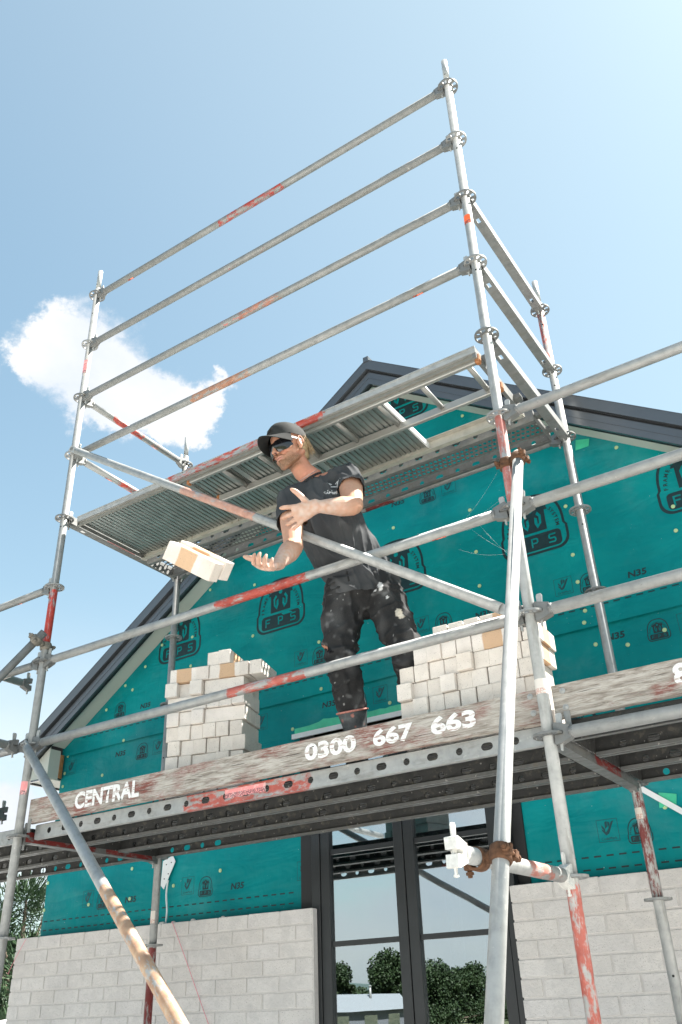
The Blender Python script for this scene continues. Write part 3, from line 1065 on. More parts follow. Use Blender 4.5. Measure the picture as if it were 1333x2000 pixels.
def brick_wall(x0, x1, ztop, label):
    w = empty('brick_wall', label, 'brick wall', (x0, 1.36, 0.0))
    mb = MB(); mb.box((0.004, 0.0048, 0.02), (x1 - x0 - 0.004, 0.066, ztop - 0.004))
    # mortar squeezed out on the unfinished top course
    obj('mortar', mb, MORTAR, w)
    low = MB(); n = 25
    for r in range(n):
        zc = ztop - CRS * r - BH / 2
        x = 0.0; k = 0
        full = x1 - x0
        segs = []
        if r % 2 == 0:
            while x < full - 0.2: segs.append((x, min(BL_, full - x), 0)); x += PIT
            if full - x > 0.05: segs.append((x, full - x, 1))
        else:
            segs.append((0, 0.110, 1)); x = 0.120
            while x < full - 0.2: segs.append((x, BL_, 0)); x += PIT
            if full - x > 0.05: segs.append((x, min(0.110, full - x), 1))
        for (xs, ln, kind) in segs:
            if r > 8:
                low.box((xs, 0.0, zc - BH / 2), (xs + ln, BD - .006, zc + BH / 2)); continue
            b = link('brick', WB[kind], w)
            b.location = (xs + (BL_ if kind == 0 else 0.110) / 2 + random.uniform(-.0015, .0015), BD / 2 + random.uniform(-.0013, .0013), zc + random.uniform(-.001, .001))
            b.rotation_euler = (random.uniform(-.006, .006), random.uniform(-.004, .004), random.uniform(-.004, .004))
    o = obj('lower_courses', low, BR_WALL, w); o['kind'] = 'stuff'
    return w


bwl = brick_wall(-1.634, 1.008, 2.146, 'long half-built pale brick wall left of the black window')
brick_wall(2.255, 4.96, 2.150, 'half-built pale brick wall right of the black window')
mb = MB()
for (x, s) in ((-0.22, 1.0), (-0.12, .7), (0.05, .8), (0.30, .6)):
    mb.ball((x, 1.385, 2.150), 0.014 * s, 8, 5, sc=(1.8, 1.2, .8))
o = obj('mortar_blob', mb, MORTAR); o.parent = bwl; o.location = (1.634, -1.36, 0)

# strapping, white bracket and cable on the wrap
mb = MB(); mb.prism([(-0.05, 0.085), (0.028, 0.115), (0.052, 0.075), (-0.03, -0.095), (-0.058, -0.07)], -0.0015, 0.0015)
br = obj('steel_bracket', mb, STRAP, None, (-0.255, 1.452, 2.462)); br.rotation_euler = (0, 0, R(8))
tag(br, 'small white perforated steel plate nailed on the wrap beside the left rear pole', 'bracket')
mb = MB()
for p in ((-0.02, .06), (.02, .07), (-.03, -.03), (.0, .0)): mb.tube((p[0], -0.002, p[1]), (p[0], -0.004, p[1]), 0.004, 0.004, 8)
obj('screw', mb, BLACKGAP, br)


def wire(name, pts, r, m, seg=6, sub=6):
    cu = bpy.data.curves.new(name, 'CURVE'); cu.dimensions = '3D'
    sp = cu.splines.new('NURBS'); sp.points.add(len(pts) - 1); sp.use_endpoint_u = True; sp.order_u = min(4, len(pts)); sp.resolution_u = sub
    for p, c in zip(sp.points, pts): p.co = (c[0], c[1], c[2], 1)
    cu.bevel_depth = r; cu.bevel_resolution = 2; cu.use_fill_caps = True
    t = bpy.data.objects.new('tmp', cu); me = bpy.data.meshes.new_from_object(t); me.name = name
    bpy.data.objects.remove(t); bpy.data.curves.remove(cu)
    me.materials.clear(); me.materials.append(m)
    return link(name, me)


tag(wire('cable', [(-0.25, 1.448, 2.42), (-0.26, 1.44, 2.34), (-0.235, 1.44, 2.26), (-0.225, 1.43, 2.20), (-0.224, 1.42, 2.14)], 0.006, STRAP), 'white cable hanging from the white bracket to the brick wall top', 'cable')
tag(wire('string_line', [(-0.10, 1.35, 2.152), (0.03, 1.345, 1.95), (0.14, 1.345, 1.75), (0.262, 1.345, 1.55)], 0.0016, STRING), 'pink string hanging down the brick wall behind the raking orange-painted tube', 'string')
tag(wire('string_line', [(-1.52, 1.35, 2.14), (-1.60, 1.345, 2.03), (-1.655, 1.34, 1.92)], 0.0016, STRING), 'pink string tied at the left corner of the brick wall', 'string')
mb = MB(); mb.box((-0.014, -0.0008, -0.30), (0.014, 0.0008, 0.30))
o = obj('plastic_strap', mb, STRAP, None, (3.14, 1.462, 2.44)); o.rotation_euler = (0, R(-52), 0)
tag(o, 'pale plastic strap running diagonally down the wrap under green tape', 'strap')

# ------------------------------------------------------------------ scaffold parts
TR = 0.02415
W, D = 3.07, 1.088
ZK = lambda k: 2.0 + 0.5 * k


def rosette_mesh():
    loops = [circle(0, 0, 0.0615, 36), circle(0, 0, TR - .001, 20)]
    for i in range(8):
        a = math.pi / 4 * i
        if i % 2 == 0:
            p = [(0.030, -.0085), (0.052, -.0135), (0.054, 0), (0.052, .0135), (0.030, .0085)]
        else:
            p = [(0.034, -.005), (0.043, -.010), (0.052, -.007), (0.0545, 0), (0.052, .007), (0.043, .010), (0.034, .005)]
        loops.append([(x * math.cos(a) - y * math.sin(a), x * math.sin(a) + y * math.cos(a)) for x, y in p])
    return plate('rosette', loops, 0.009, GDARK)


ROS = rosette_mesh()
ROSG = ROS.copy(); ROSG.materials.clear(); ROSG.materials.append(G)


def standard(x, y, z0, z1, ks, m, label, spigot=True, holes=()):
    t = empty('scaffold_standard', label, 'scaffold pole', (x, y, z0), group='upright poles of the scaffold')
    L = z1 - z0
    mb = MB(); mb.tube((0, 0, 0), (0, 0, L), TR, seg=24)
    obj('tube', mb, m, t)
    # joint collars of stacked lengths
    for k in ks:
        o = link('rosette', ROS if k % 2 else ROSG, t, (0, 0, ZK(k) - z0), (0, 0, R(0)))
    if spigot:
        mb = MB(); mb.tube((0, 0, 0), (0, 0, 0.20), 0.0185, seg=18, hollow=.003); 
        mb.tube((0, 0, -0.002), (0, 0, 0.014), 0.0215, 0.0185, seg=18)
        obj('spigot', mb, GLIGHT, t, (0, 0, L))
        for q in (((0, -0.0192, 0), (0, 0.0192, 0), 0.0045), ((-0.0192, 0, .09), (0.0192, 0, .09), 0.0055)):
            mb = MB(); mb.tube(*q, seg=8); obj('pin_hole', mb, BLACKGAP, t, (0, 0, L + .05))
    for hz in holes:
        mb = MB(); mb.tube((TR * .2, -TR * 1.012, hz - z0), (TR * .2, -TR * .9, hz - z0), 0.0055, seg=8); obj('pin_hole', mb, BLACKGAP, t)
    return t


def paint_z(z0, bands): return [(a - z0, b - z0, c, w) for a, b, c, w in bands]


def sleeve(parent, p0, ang0, ang1, ln, m, r=TR + .0006):
    """label wrapped part of the way round a tube whose axis is the parent's z"""
    mb = MB(); n = 12; vs = []
    for i in range(n + 1):
        a = R(ang0 + (ang1 - ang0) * i / n)
        vs += [(r * math.cos(a), r * math.sin(a), 0), (r * math.cos(a), r * math.sin(a), ln)]
    mb.add(vs, [(2 * i, 2 * i + 2, 2 * i + 3, 2 * i + 1) for i in range(n)], 0, True)
    o = obj('label', mb, m, parent, (0, 0, p0))
    return o


std_lf = standard(0, 0, 0.25, ZK(9) + 0.06, range(-3, 10), galv('left_front_pole_steel', paint_z(.25, [(3.60, 3.985, (0.42, .045, .03), 1.0), (5.60, 5.95, (0.45, .32, .22), 0.45)]), seed=1.0),
                  'tall galvanised scaffold pole at the left with a bright red length below a rosette', holes=(4.43, 6.3))
sleeve(std_lf, 5.72 - .25, 190, 330, 0.12, ST_PK); sleeve(std_lf, 2.72 - .25, 180, 350, 0.072, ST_PK)
std_rf = standard(W, 0, 0.25, ZK(9) + 0.06, range(-3, 10), galv('right_front_pole_steel', paint_z(.25, [(3.515, 3.99, (0.45, .16, .135), .85), (0.8, 1.972, (0.46, .12, .09), .85)]), seed=2.0, base=.50),
                  'tallest scaffold pole, right of the man, worn pink-red halfway up and at its foot', holes=(4.93, 5.9))
sleeve(std_rf, 5.282 - .25, 190, 350, 0.066, ST_OR); sleeve(std_rf, 2.66 - .25, 180, 360, 0.06, ST_WH)
std_rb = standard(W, D, 0.25, ZK(7) + 0.05, range(-3, 8), galv('right_rear_pole_steel', paint_z(.25, [(5.08, 5.47, (.44, .08, .06), .75), (4.58, 4.66, RED, .3), (2.02, 2.46, DRED, .7)]), seed=4.0, base=.46),
                  'rear scaffold pole on the right, chipped red near its top and under the deck', holes=(5.36, 4.87, 3.9, 1.7))
sleeve(std_rb, 2.34 - .25, 200, 300, 0.05, ST_WH)
std_lb = standard(0, D, 0.25, ZK(7) + 0.07, range(-3, 8), galv('left_rear_pole_steel', paint_z(.25, [(2.55, 2.88, RED, .8), (0.6, 1.985, DRED, .95)]), seed=5.0, base=.36),
                  'rear scaffold pole on the left, dark red below the lowest rosette', holes=(3.13, 5.6))
sleeve(std_lb, 2.12 - .25, 200, 320, 0.07, ST_WH)
# neighbouring bays continue outside the picture
standard(-W, 0, 0.25, 5.56, range(-3, 8), G, 'scaffold pole of the neighbouring bay beyond the left edge of the photo', False)
standard(-W, D, 0.25, 4.56, range(-3, 6), G, 'rear scaffold pole of the neighbouring bay beyond the left edge', False)
standard(2 * W, 0, 0.25, 4.56, range(-3, 6), G, 'scaffold pole of the neighbouring bay beyond the right edge of the photo', False)
standard(2 * W, D, 0.25, 4.56, range(-3, 6), G, 'rear scaffold pole of the neighbouring bay beyond the right edge', False)


def head_mesh():
    """wedge head: local z away from the pole, local x up; pole axis at z=0"""
    mb = MB()
    mb.prism([(0.030, 0.0065), (0.060, 0.0065), (0.062, 0.004), (0.062, -0.004), (0.060, -0.0065), (0.030, -0.0065), (0.0255, -0.040), (0.034, -0.041), (0.088, -0.026), (0.088, 0.026), (0.034, 0.040), (0.0255, 0.038)],
             -0.0185, 0.0185, 'x')
    # prism above is extruded along x: turn so that its first coordinate runs along z and its second along x
    mb.v = [(c, a, b) for a, b, c in mb.v]
    mb.v = [(x, y, z) for x, y, z in mb.v]
    return mb


def make_head():
    prof = [(0.0255, 0.038), (0.036, 0.041), (0.090, 0.025), (0.090, -0.025), (0.036, -0.042), (0.0255, -0.040), (0.028, -0.0065), (0.060, -0.0065), (0.063, 0.0), (0.060, 0.0065), (0.028, 0.0065)]
    mb = MB(); n = len(prof)
    vs = [(x, -0.019 + 0.006 * (1 if z > .06 else 0) * 0, z) for z, x in prof] + [(x, 0.019, z) for z, x in prof]
    tri = tessellate_polygon([[Vector((z, x, 0)) for z, x in prof]])
    fs = [tuple(t) for t in tri] + [tuple(i + n for i in reversed(t)) for t in tri]
    fs += [(i, (i + 1) % n, n + (i + 1) % n, n + i) for i in range(n)]
    mb.add(vs, fs)
    # collar welded to the tube end
    mb.tube((0, 0, 0.084), (0, 0, 0.100), 0.0255, 0.0242, 18)
    me = mb.mesh('ledger_head', GDARK)
    bm = bmesh.new(); bm.from_mesh(me); bmesh.ops.recalc_face_normals(bm, faces=bm.faces[:]); bm.to_mesh(me); bm.free()
    return me


def make_wedge():
    mb = MB()
    mb.prism([(-0.065, 0.046), (-0.062, 0.039), (0.070, 0.036), (0.078, 0.041), (0.078, 0.058), (0.070, 0.062)], -0.003, 0.003, 'y')
    mb.tube((-0.060, -0.0065, 0.043), (-0.060, 0.0065, 0.043), 0.004, seg=8)
    me = mb.mesh('wedge', GLIGHT)
    return me


HEAD = make_head(); WEDGE = make_wedge()
HEADW = HEAD.copy(); HEADW.materials.clear(); HEADW.materials.append(CASTW)
WEDGEW = WEDGE.copy(); WEDGEW.materials.clear(); WEDGEW.materials.append(CASTW)
LEDG = 'horizontal scaffold tubes'


def heads(t, L, ends=(1, 1), hm=None, wm=None):
    if ends[0]:
        h = link('ledger_head', hm or HEAD, t); link('wedge', wm or WEDGE, h)
    if ends[1]:
        h = link('ledger_head', hm or HEAD, t, (0, 0, L), (0, R(180), 0))
        h.rotation_euler = (R(180), 0, 0)
        link('wedge', wm or WEDGE, h)


def ledger(p0, p1, m, label, ends=(1, 1), labels=(), name='ledger_tube', group=LEDG, hm=None, wm=None, capend=(0, 0)):
    M_ = axis_matrix(p0, p1)
    L = (Vector(p1) - Vector(p0)).length
    t = empty(name, label, 'scaffold tube', M=M_, group=group)
    a = 0.088 if ends[0] else 0.0; b = L - 0.088 if ends[1] else L
    mb = MB(); mb.tube((0, 0, a), (0, 0, b), TR, seg=24, hollow=0.0032)
    obj('tube', mb, m, t)
    heads(t, L, ends, hm, wm)
    for (pos, ln, st, a0, a1) in labels: sleeve(t, pos, a0, a1, ln, st)
    return t


def lx(name, bands, **kw): return galv(name, bands, **kw)


# on a ledger along +x: local x = up, local y = z cross x = +y  -> the camera side is around -90..-180 deg
AN = (180, 300)
ledger((0, 0, ZK(9)), (W, 0, ZK(9)), lx('ledger_steel_a', [(1.27, 1.80, (0.36, .05, .04), .75)], seed=11, base=.30), 'top guardrail tube across the sky with a dark red length at its middle', labels=[(0.335, .05, ST_OR, *AN)])
ledger((0, 0, ZK(8)), (W, 0, ZK(8)), lx('ledger_steel_b', [(1.30, 1.66, (0.33, .04, .035), .35), (2.72, 2.80, ORANGE, .3), (.55, .60, ORANGE, .2)], seed=12, base=.29), 'second guardrail tube from the top, dull grey with faint red scuffs')
ledger((0, 0, ZK(7)), (W, 0, ZK(7)), lx('ledger_steel_c', [(1.34, 1.47, (0.5, .06, .04), .5), (1.47, 1.80, (.36, .16, .11), .75)], seed=13, base=.30), 'third guardrail tube from the top, salmon and red paint near its middle')
ledger((0, 0, ZK(6)), (W, 0, ZK(6)), lx('ledger_steel_d', [(1.09, 1.57, (0.36, .19, .12), .85)], seed=14, base=.33), 'lowest of the four sky-high guardrails, orange-brown length and an orange label', labels=[(2.69, .06, ST_OR, *AN)])
ledger((0, 0, ZK(3)), (W, 0, ZK(3)), lx('ledger_steel_e', [(1.38, 1.96, (0.40, .065, .045), .92)], seed=15, base=.42), 'waist-high guardrail tube in front of the man with a red length and orange label', labels=[(2.66, .07, ST_OR, *AN)])
ledger((0, 0, ZK(2)), (W, 0, ZK(2)), lx('ledger_steel_f', [(1.47, 1.96, (0.42, .10, .075), .85)], seed=16, base=.42), 'knee-high guardrail tube in front of both brick stacks, red in the middle', labels=[(2.67, .075, ST_WH, *AN)])
for k, txt in ((4, 'top tube of the right-hand bay, running up to the edge against sky and roof'), (3, 'second tube of the right-hand bay, in front of the big wrap logo'), (2, 'third tube of the right-hand bay, over the small wrap prints'), (1, 'lowest thick tube of the right-hand bay, just above the deck edge')):
    ledger((W, 0, ZK(k)), (2 * W, 0, ZK(k)), lx('ledger_steel_r%d' % k, [], seed=20 + k, base=.46), txt)
ledger((-W, 0, ZK(4)), (0, 0, ZK(4)), lx('ledger_steel_g', [], seed=31, base=.36), 'tube leaving the left pole at its red length, with a bright orange label', labels=[(W - .355, .05, ST_OR, *AN)])
ledger((-W, 0, ZK(3)), (0, 0, ZK(3)), lx('ledger_steel_h', [], seed=32, base=.34), 'tube left of the left pole carrying a worn white label', labels=[(W - .37, .07, ST_WH, *AN)])
ledger((-W, 0, ZK(2)), (0, 0, ZK(2)), lx('ledger_steel_i', [], seed=33, base=.36), 'plain tube leaving the left pole where the raking brace is fixed')
# rear side
ledger((0, D, ZK(5)), (W, D, ZK(5)), lx('ledger_steel_j', [(1.66, 1.90, DRED, .95)], seed=34, base=.36), 'rear tube under the upper platform with a short dark red length')
TRG = 'cross tubes between front and rear poles'
ledger((0, 0, ZK(7)), (0, D, ZK(7)), lx('transom_steel_a', [(.30, .62, (0.40, .06, .045), .88), (.70, .80, SALMON, .5)], seed=35, base=.38), 'upper end guardrail on the left with a long red stretch against the cloud', name='transom_tube', group=TRG, labels=[(.70, .06, ST_PK, *AN)])
ledger((0, 0, ZK(6)), (0, D, ZK(6)), lx('transom_steel_b', [(.42, .56, (.52, .07, .05), .8)], seed=36, base=.40), 'lower end guardrail on the left with an orange-red label, ending behind the platform', name='transom_tube', group=TRG, labels=[(.30, .06, ST_OR, *AN)])
# loose-ended tubes poking in from the left
ledger((-0.395, -1.3, ZK(3)), (-0.395, 0.25, ZK(3)), GLIGHT, 'pale tube end with a free wedge head behind the white-labelled tube at far left', ends=(0, 1), name='transom_tube', group=TRG)
ledger((-0.10, -1.2, ZK(2)), (-0.10, 0.0, ZK(2)), GLIGHT, 'pale tube hooked onto the plain tube just left of the left pole', ends=(0, 1), name='transom_tube', group=TRG)
ledger((-0.62, -1.2, 2.75), (-0.62, 0.38, 2.75), GLIGHT, 'tube end with hanging wedge against the white cloud at the left edge', ends=(0, 1), name='transom_tube', group=TRG)
# stub out from the right pole
ledger((W, 0, ZK(0)), (W, -0.95, ZK(0) - .012), lx('stub_steel', [(.06, .20, SALMON, .4), (.22, .42, (0.46, .18, .14), .8)], seed=38, base=.46), 'short stub tube sticking out towards the viewer, pink-scuffed, with a whitened wedge head',
       name='stub_tube', group=None, hm=HEADW, wm=WEDGEW)


def brace_end(parent, z, flip, m=GLIGHT):
    mb = MB(); s_ = -1 if flip else 1
    mb.box((-0.021, -0.006, -0.03), (0.021, 0.006, 0.075))
    o = obj('flattened_end', mb, m, parent, (0, 0, z))
    if flip: o.rotation_euler = (R(180), 0, 0)
    mb = MB(); mb.tube((0, -0.012, 0), (0, 0.012, 0), 0.011, seg=12)
    obj('rivet', mb, GDARK, o)
    return o


def brace(p0, p1, m, label, ends=(1, 1), labels=(), up=(0, 0, 1)):
    M_ = axis_matrix(p0, p1, up)
    L = (Vector(p1) - Vector(p0)).length
    t = empty('diagonal_brace', label, 'scaffold brace', M=M_)
    mb = MB(); mb.tube((0, 0, .06 if ends[0] else 0), (0, 0, L - (.06 if ends[1] else 0)), TR, seg=24, hollow=.0032)
    obj('tube', mb, m, t)
    if ends[0]: brace_end(t, 0, False)
    if ends[1]: brace_end(t, L, True)
    return t


brace((0.045, -0.052, ZK(6) + .01), (W - .05, -0.052, ZK(2)), lx('brace_steel_a', [(1.30, 1.95, (0.50, .28, .21), .95)], seed=41, base=.46), 'long diagonal brace crossing in front of the man, salmon painted in its upper half')
RL0, RL1 = Vector((.02, -.055, 2.985)), Vector((2.178, -.999, 1.606))
brace(RL0, RL0 + (RL1 - RL0) * 1.30, lx('brace_steel_b', [(1.86, 3.3, (0.42, .27, .17), .93)], seed=42, base=.46), 'raking tube from the left pole down to the lower edge, orange-tan in its lower part', ends=(1, 0))
# raker beside the right pole, held by rusty couplers
RR0, RR1 = Vector((3.128, 0.010, 3.775)), Vector((3.150, -0.941, 1.584))
RRD = (RR1 - RR0).normalized()
t = empty('raking_tube', 'long pale raking tube leaning against the right pole, held by rusty couplers', 'scaffold tube', M=axis_matrix(RR0, RR0 + RRD))
mb = MB(); mb.tube((0, 0, 0), (0, 0, 3.9), TR, seg=28, hollow=.0035); obj('tube', mb, galv('raker_steel', [], base=.44, seed=51, dirt=.25, metal=.3), t)
RL2 = (Vector((0.045, -0.075, 3.645)), Vector((-0.66, -0.32, 2.90)))
t = empty('raking_tube', 'dull grey raking tube clamped to the left pole under its red length', 'scaffold tube', M=axis_matrix(*RL2))
mb = MB(); mb.tube((0, 0, -.02), (0, 0, 2.2), TR, seg=24, hollow=.0035); obj('tube', mb, galv('raker_steel_b', [], base=.27, seed=52, dirt=.3), t)


def coupler(pA, dA, pB, dB, m, label, seed=0):
    """swivel coupler holding tube A at pA and tube B at pB"""
    pA, pB = Vector(pA), Vector(pB); dA = Vector(dA).normalized(); dB = Vector(dB).normalized()
    t = empty('swivel_coupler', label, 'coupler', loc=(pA + pB) / 2)
    c = (pA + pB) / 2
    rr = random.Random(seed)
    for p, d in ((pA, dA), (pB, dB)):
        o = (p - pB if p is pA else p - pA); o = (o - d * o.dot(d)).normalized()    # pointing away from the other tube
        s_ = d.cross(o)
        mb = MB(); n = 22
        prof = []
        for i in range(n):
            a = 2 * math.pi * i / n
            k = 1.0 + 0.03 * rr.uniform(-1, 1)
            prof.append((math.cos(a), math.sin(a), k))
        def P(cc, ss, r, h): return p - c + (o * cc + s_ * ss) * r + d * h
        vs = []
        for hh in (-.024, -.018, .018, .024):
            for (cc, ss, k) in prof:
                vs.append(P(cc, ss, (.0335 if abs(hh) < .02 else .030) * k, hh))
        for hh in (-.024, .024):
            for (cc, ss, k) in prof: vs.append(P(cc, ss, .0246, hh))
        fs = []
        for j in range(3): fs += [(j * n + i, j * n + (i + 1) % n, (j + 1) * n + (i + 1) % n, (j + 1) * n + i) for i in range(n)]
        fs += [(4 * n + i, 4 * n + (i + 1) % n, (i + 1) % n, i) for i in range(n)]
        fs += [(3 * n + i, 3 * n + (i + 1) % n, 5 * n + (i + 1) % n, 5 * n + i) for i in range(n)]
        mb.add(vs, fs, 0, True)
        obj('clamp_ring', mb, m, t)
        # bolt lugs and eye bolt on the outer side
        side = s_
        q = p - c + o * 0.028
        mb = MB()
        Mx = Matrix(((o.x, side.x, d.x, q.x), (o.y, side.y, d.y, q.y), (o.z, side.z, d.z, q.z), (0, 0, 0, 1)))
        mb.box((-.012, .010, -.017), (.018, .024, .017), M=Mx)
        mb.box((-.010, -.026, -.014), (.016, -.010, .014), M=Mx)
        obj('lug', bevel_mesh(mb.mesh('lug', m), .003), None, t) if False else link('lug', bevel_mesh(mb.mesh('lug', m), .003), t)
        mb = MB()
        a0 = Mx @ Vector((.004, -.045, 0)); a1 = Mx @ Vector((.004, .050, 0))
        mb.tube(a0, a1, .0068, seg=10)
        for h0, h1, r_ in ((.024, .036, .0125), (-.038, -.030, .0115)):
            mb.tube(Mx @ Vector((.004, h0, 0)), Mx @ Vector((.004, h1, 0)), r_, seg=6, smooth=False)
        obj('bolt', mb, m, t)
    mb = MB(); ax = (pB - pA).normalized()
    mb.tube(-ax * .014, ax * .014, .019, seg=14)
    obj('pivot', mb, m, t)
    return t


def nearest(p, q0, d):
    d = Vector(d).normalized(); return Vector(q0) + d * (Vector(p) - Vector(q0)).dot(d)


pa = Vector((W, 0, 3.735)); coupler(pa, (0, 0, 1), nearest(pa, RR0, RRD), RRD, RUST, 'rusty swivel coupler high on the right pole holding the raking tube', 3)
tt = (RR0.z - 1.985) / -RRD.z
pb = RR0 + RRD * tt
pa = Vector((W, pb.y + .01, 1.985)); coupler(pa, (0, 1, 0), nearest(pa, RR0, RRD), RRD, RUST, 'heavily rusted swivel coupler joining the raking tube to the short stub tube', 5)
pa = Vector((0, 0, 3.60)); coupler(pa, (0, 0, 1), nearest(pa, RL2[0], RL2[1] - RL2[0]), RL2[1] - RL2[0], CASTD, 'grey-brown swivel coupler on the red length of the left pole', 8)

# --- U-section transoms and double-height side rails (along y)


def u_transom(x, z, m, label, slots=True, y0=0.035, y1=D - .035, w=.052, h=.055, lip=0.0):
    t = empty('channel_transom', label, 'scaffold transom', (x, 0, z), group='channel transoms between front and rear poles')
    L = y1 - y0
    loops = [rect(0, -w / 2, L, w / 2)]
    if slots:
        for s_ in (.11, L - .13): loops.append(rect(s_, -.009, s_ + .036, .009))
    bot = plate('channel_floor', loops, 0.003, m)
    o = link('channel_floor', bot, t, (0, y0, -h / 2), (0, 0, R(90)))
    for s_ in (-1, 1):
        mb = MB(); mb.box((s_ * w / 2 - .0015, y0, -h / 2 + .0016), (s_ * w / 2 + .0015, y1, h / 2))
        obj('channel_side', mb, m, t)
    for yy, rz in ((0, R(90)), (D, R(-90))):
        hd = link('ledger_head', HEAD, t, (0, yy, 0), None)
        hd.matrix_local = Matrix.Translation((0, yy, 0)) @ axis_matrix((0, 0, 0), (0, 1 if yy == 0 else -1, 0))
        link('wedge', WEDGE, hd)
    return t


def tm(name, bands, seed, base=.34): return galv_y(name, bands, seed, base)


def swizzle(t, ax):
    for nd in list(t.n):
        if nd.type == 'TEX_COORD':
            socks = [l.to_socket for l in t.l if l.from_node == nd]
            x, y, z = t.sep(nd.outputs['Object'])
            cv = t.comb(x, z, y) if ax == 'y' else t.comb(y, z, x)
            for s_ in socks: t.l.new(cv, s_)


def galv_y(name, bands, seed, base):
    """paint bands along object y: reuse galv with a swizzled copy"""
    m = galv(name, bands, base=base, seed=seed)
    t = NT(m.node_tree)
    swizzle(t, 'y')
    return m


UT = [
    (W, ZK(7), tm('channel_steel_a', [(.5, .95, DRED, .15)], 61, .30), 'higher slotted side rail between the right-hand poles, against the sky', True),
    (W, ZK(6), tm('channel_steel_b', [(.3, 1.0, DRED, .25)], 62, .30), 'lower slotted side rail between the right-hand poles, ending over the roof', True),
    (W, ZK(5), tm('channel_steel_c', [(.4, .75, RED, .25)], 63, .30), 'slotted channel carrying the right end of the upper platform', True),
    (0, ZK(5), tm('channel_steel_d', [(.34, .62, DRED, .9)], 64, .26), 'slotted channel carrying the left end of the upper platform, dark red inside', True),
    (W, ZK(1), tm('channel_steel_e', [(.45, .78, DRED, .9)], 65, .20), 'grimy channel under the deck behind the right pole, with a dark red patch', False),
    (0, ZK(1), tm('channel_steel_f', [(.04, .52, DRED, .95), (.62, 1.0, DRED, .95)], 66, .2), 'dark red channel under the deck behind the left pole', False),
]
for x, z, m, lab, sl in UT: u_transom(x, z, m, lab, sl)

# --- steel planks


def plank_side_mesh(L, name='side', top=.003, h=.073, start=.115, until=99):
    loops = [rect(0, 0, L, h)]
    x = start; k = 0
    while x < min(L - .09, until):
        if k % 2 == 0: loops.append(circle(x, h * .5, .0155, 14))
        else: loops.append(slot(x, h * .5, .052, .031, 7))
        x += .1245; k += 1
    return plate(name, loops, 0.0022, None)


PSIDE = {}


def steel_plank(x0, L, y0, ztop, w, label, group, mouter, mother, perforated=False, bright=None):
    t = empty('steel_plank', label, 'scaffold plank', (x0, y0, ztop), group=group)
    key = round(L, 3)
    if key not in PSIDE: PSIDE[key] = plank_side_mesh(L)
    for i, yy in enumerate((0.0012, w - .0012)):
        m = (mouter if i == 0 else mother)
        me = (plank_side_mesh(L, until=.6) if (i == 1 and 'rear deck plank of three under' in label) else PSIDE[key].copy()); me.materials.clear(); me.materials.append(m)
        o = link('plank_side', me, t, (0, yy, -.076), (R(90), 0, 0))
        mb = MB(); s_ = 1 if i == 0 else -1
        mb.box((0.004, yy + s_ * .0012, -.0775), (L - .004, yy + s_ * .022, -.0750)); mb.box((0.004, yy + s_ * .0195, -.0750), (L - .004, yy + s_ * .022, -.064))
        obj('plank_lip', mb, mouter if i == 0 and mouter is not GUNDER else GLIP, t)
    if perforated:
        nx, ny = int(L / .030), int((w - .03) / .036)
        cw, ch = L / nx, (w - .03) / ny
        mb = MB(); 
        for j in range(ny):
            off = (cw / 2 if j % 2 else 0.0)
            for i in range(nx - (1 if j % 2 else 0)):
                cx, cy = off + (i + .5) * cw, .015 + (j + .5) * ch
                c8 = [(cx + .0108 * math.cos(R(22.5 + 45 * q)), cy + .0112 * math.sin(R(22.5 + 45 * q)), 0) for q in range(8)]
                bx, by = cw / 2, ch / 2
                s8 = [(cx + bx, cy + by * .45, 0), (cx + bx * .45, cy + by, 0), (cx - bx * .45, cy + by, 0), (cx - bx, cy + by * .45, 0), (cx - bx, cy - by * .45, 0), (cx - bx * .45, cy - by, 0), (cx + bx * .45, cy - by, 0), (cx + bx, cy - by * .45, 0)]
                cor = {0: (cx + bx, cy + by, 0), 2: (cx - bx, cy + by, 0), 4: (cx - bx, cy - by, 0), 6: (cx + bx, cy - by, 0)}
                vs = c8 + s8 + [cor[0], cor[2], cor[4], cor[6]]
                fs = [(q, 8 + q, 8 + (q + 1) % 8, (q + 1) % 8) for q in range(8)]
                fs += [(8, 16, 9), (10, 17, 11), (12, 18, 13), (14, 19, 15)]
                mb.add(vs, fs)
        mb.box((0, 0.002, -.001), (L, .015, .001)); mb.box((0, w - .015, -.001), (L, w - .002, .001))
        obj('perforated_tread', mb, mother, t)
        for i in range(7):
            mb = MB(); xx = .22 + i * (L - .44) / 6
            mb.box((xx - .011, .016, -.018), (xx + .011, w - .016, -.0012)) if False else None
    else:
        # top sheet with pressed ribs along it
        mb = MB(); n = 8; prof = []
        for i in range(n):
            a = .003 + (w - .006) * i / n; b = .003 + (w - .006) * (i + 1) / n; q = (b - a) * .22
            prof += [(a, 0), (a + q, 0), (a + q * 1.3, -.006), (b - q * 1.3, -.006), (b - q, 0)]
        prof.append((w - .003, 0))
        vs = []
        for xx in (0, L): vs += [(xx, y_, z_) for y_, z_ in prof]
        k = len(prof)
        mb.add(vs, [(i, i + 1, k + i + 1, k + i) for i in range(k - 1)])
        obj('plank_top', mb, mother, t)
    for xx in (0.0, L):
        s_ = 1 if xx == 0 else -1
        mb = MB(); mb.box((min(xx, xx + s_ * .003), .003, -.070), (max(xx, xx + s_ * .003), w - .003, -.004))
        mb.box((min(xx, xx - s_ * .03), .03, -.03), (max(xx, xx - s_ * .03), .07, -.006)); mb.box((min(xx, xx - s_ * .03), w - .07, -.03), (max(xx, xx - s_ * .03), w - .03, -.006))
        obj('end_plate', mb, mother, t)
    return t


def galv_x(name, bands, seed, base, **kw):
    m = galv(name, bands, base=base, seed=seed, **kw)
    swizzle(NT(m.node_tree), 'x')
    return m


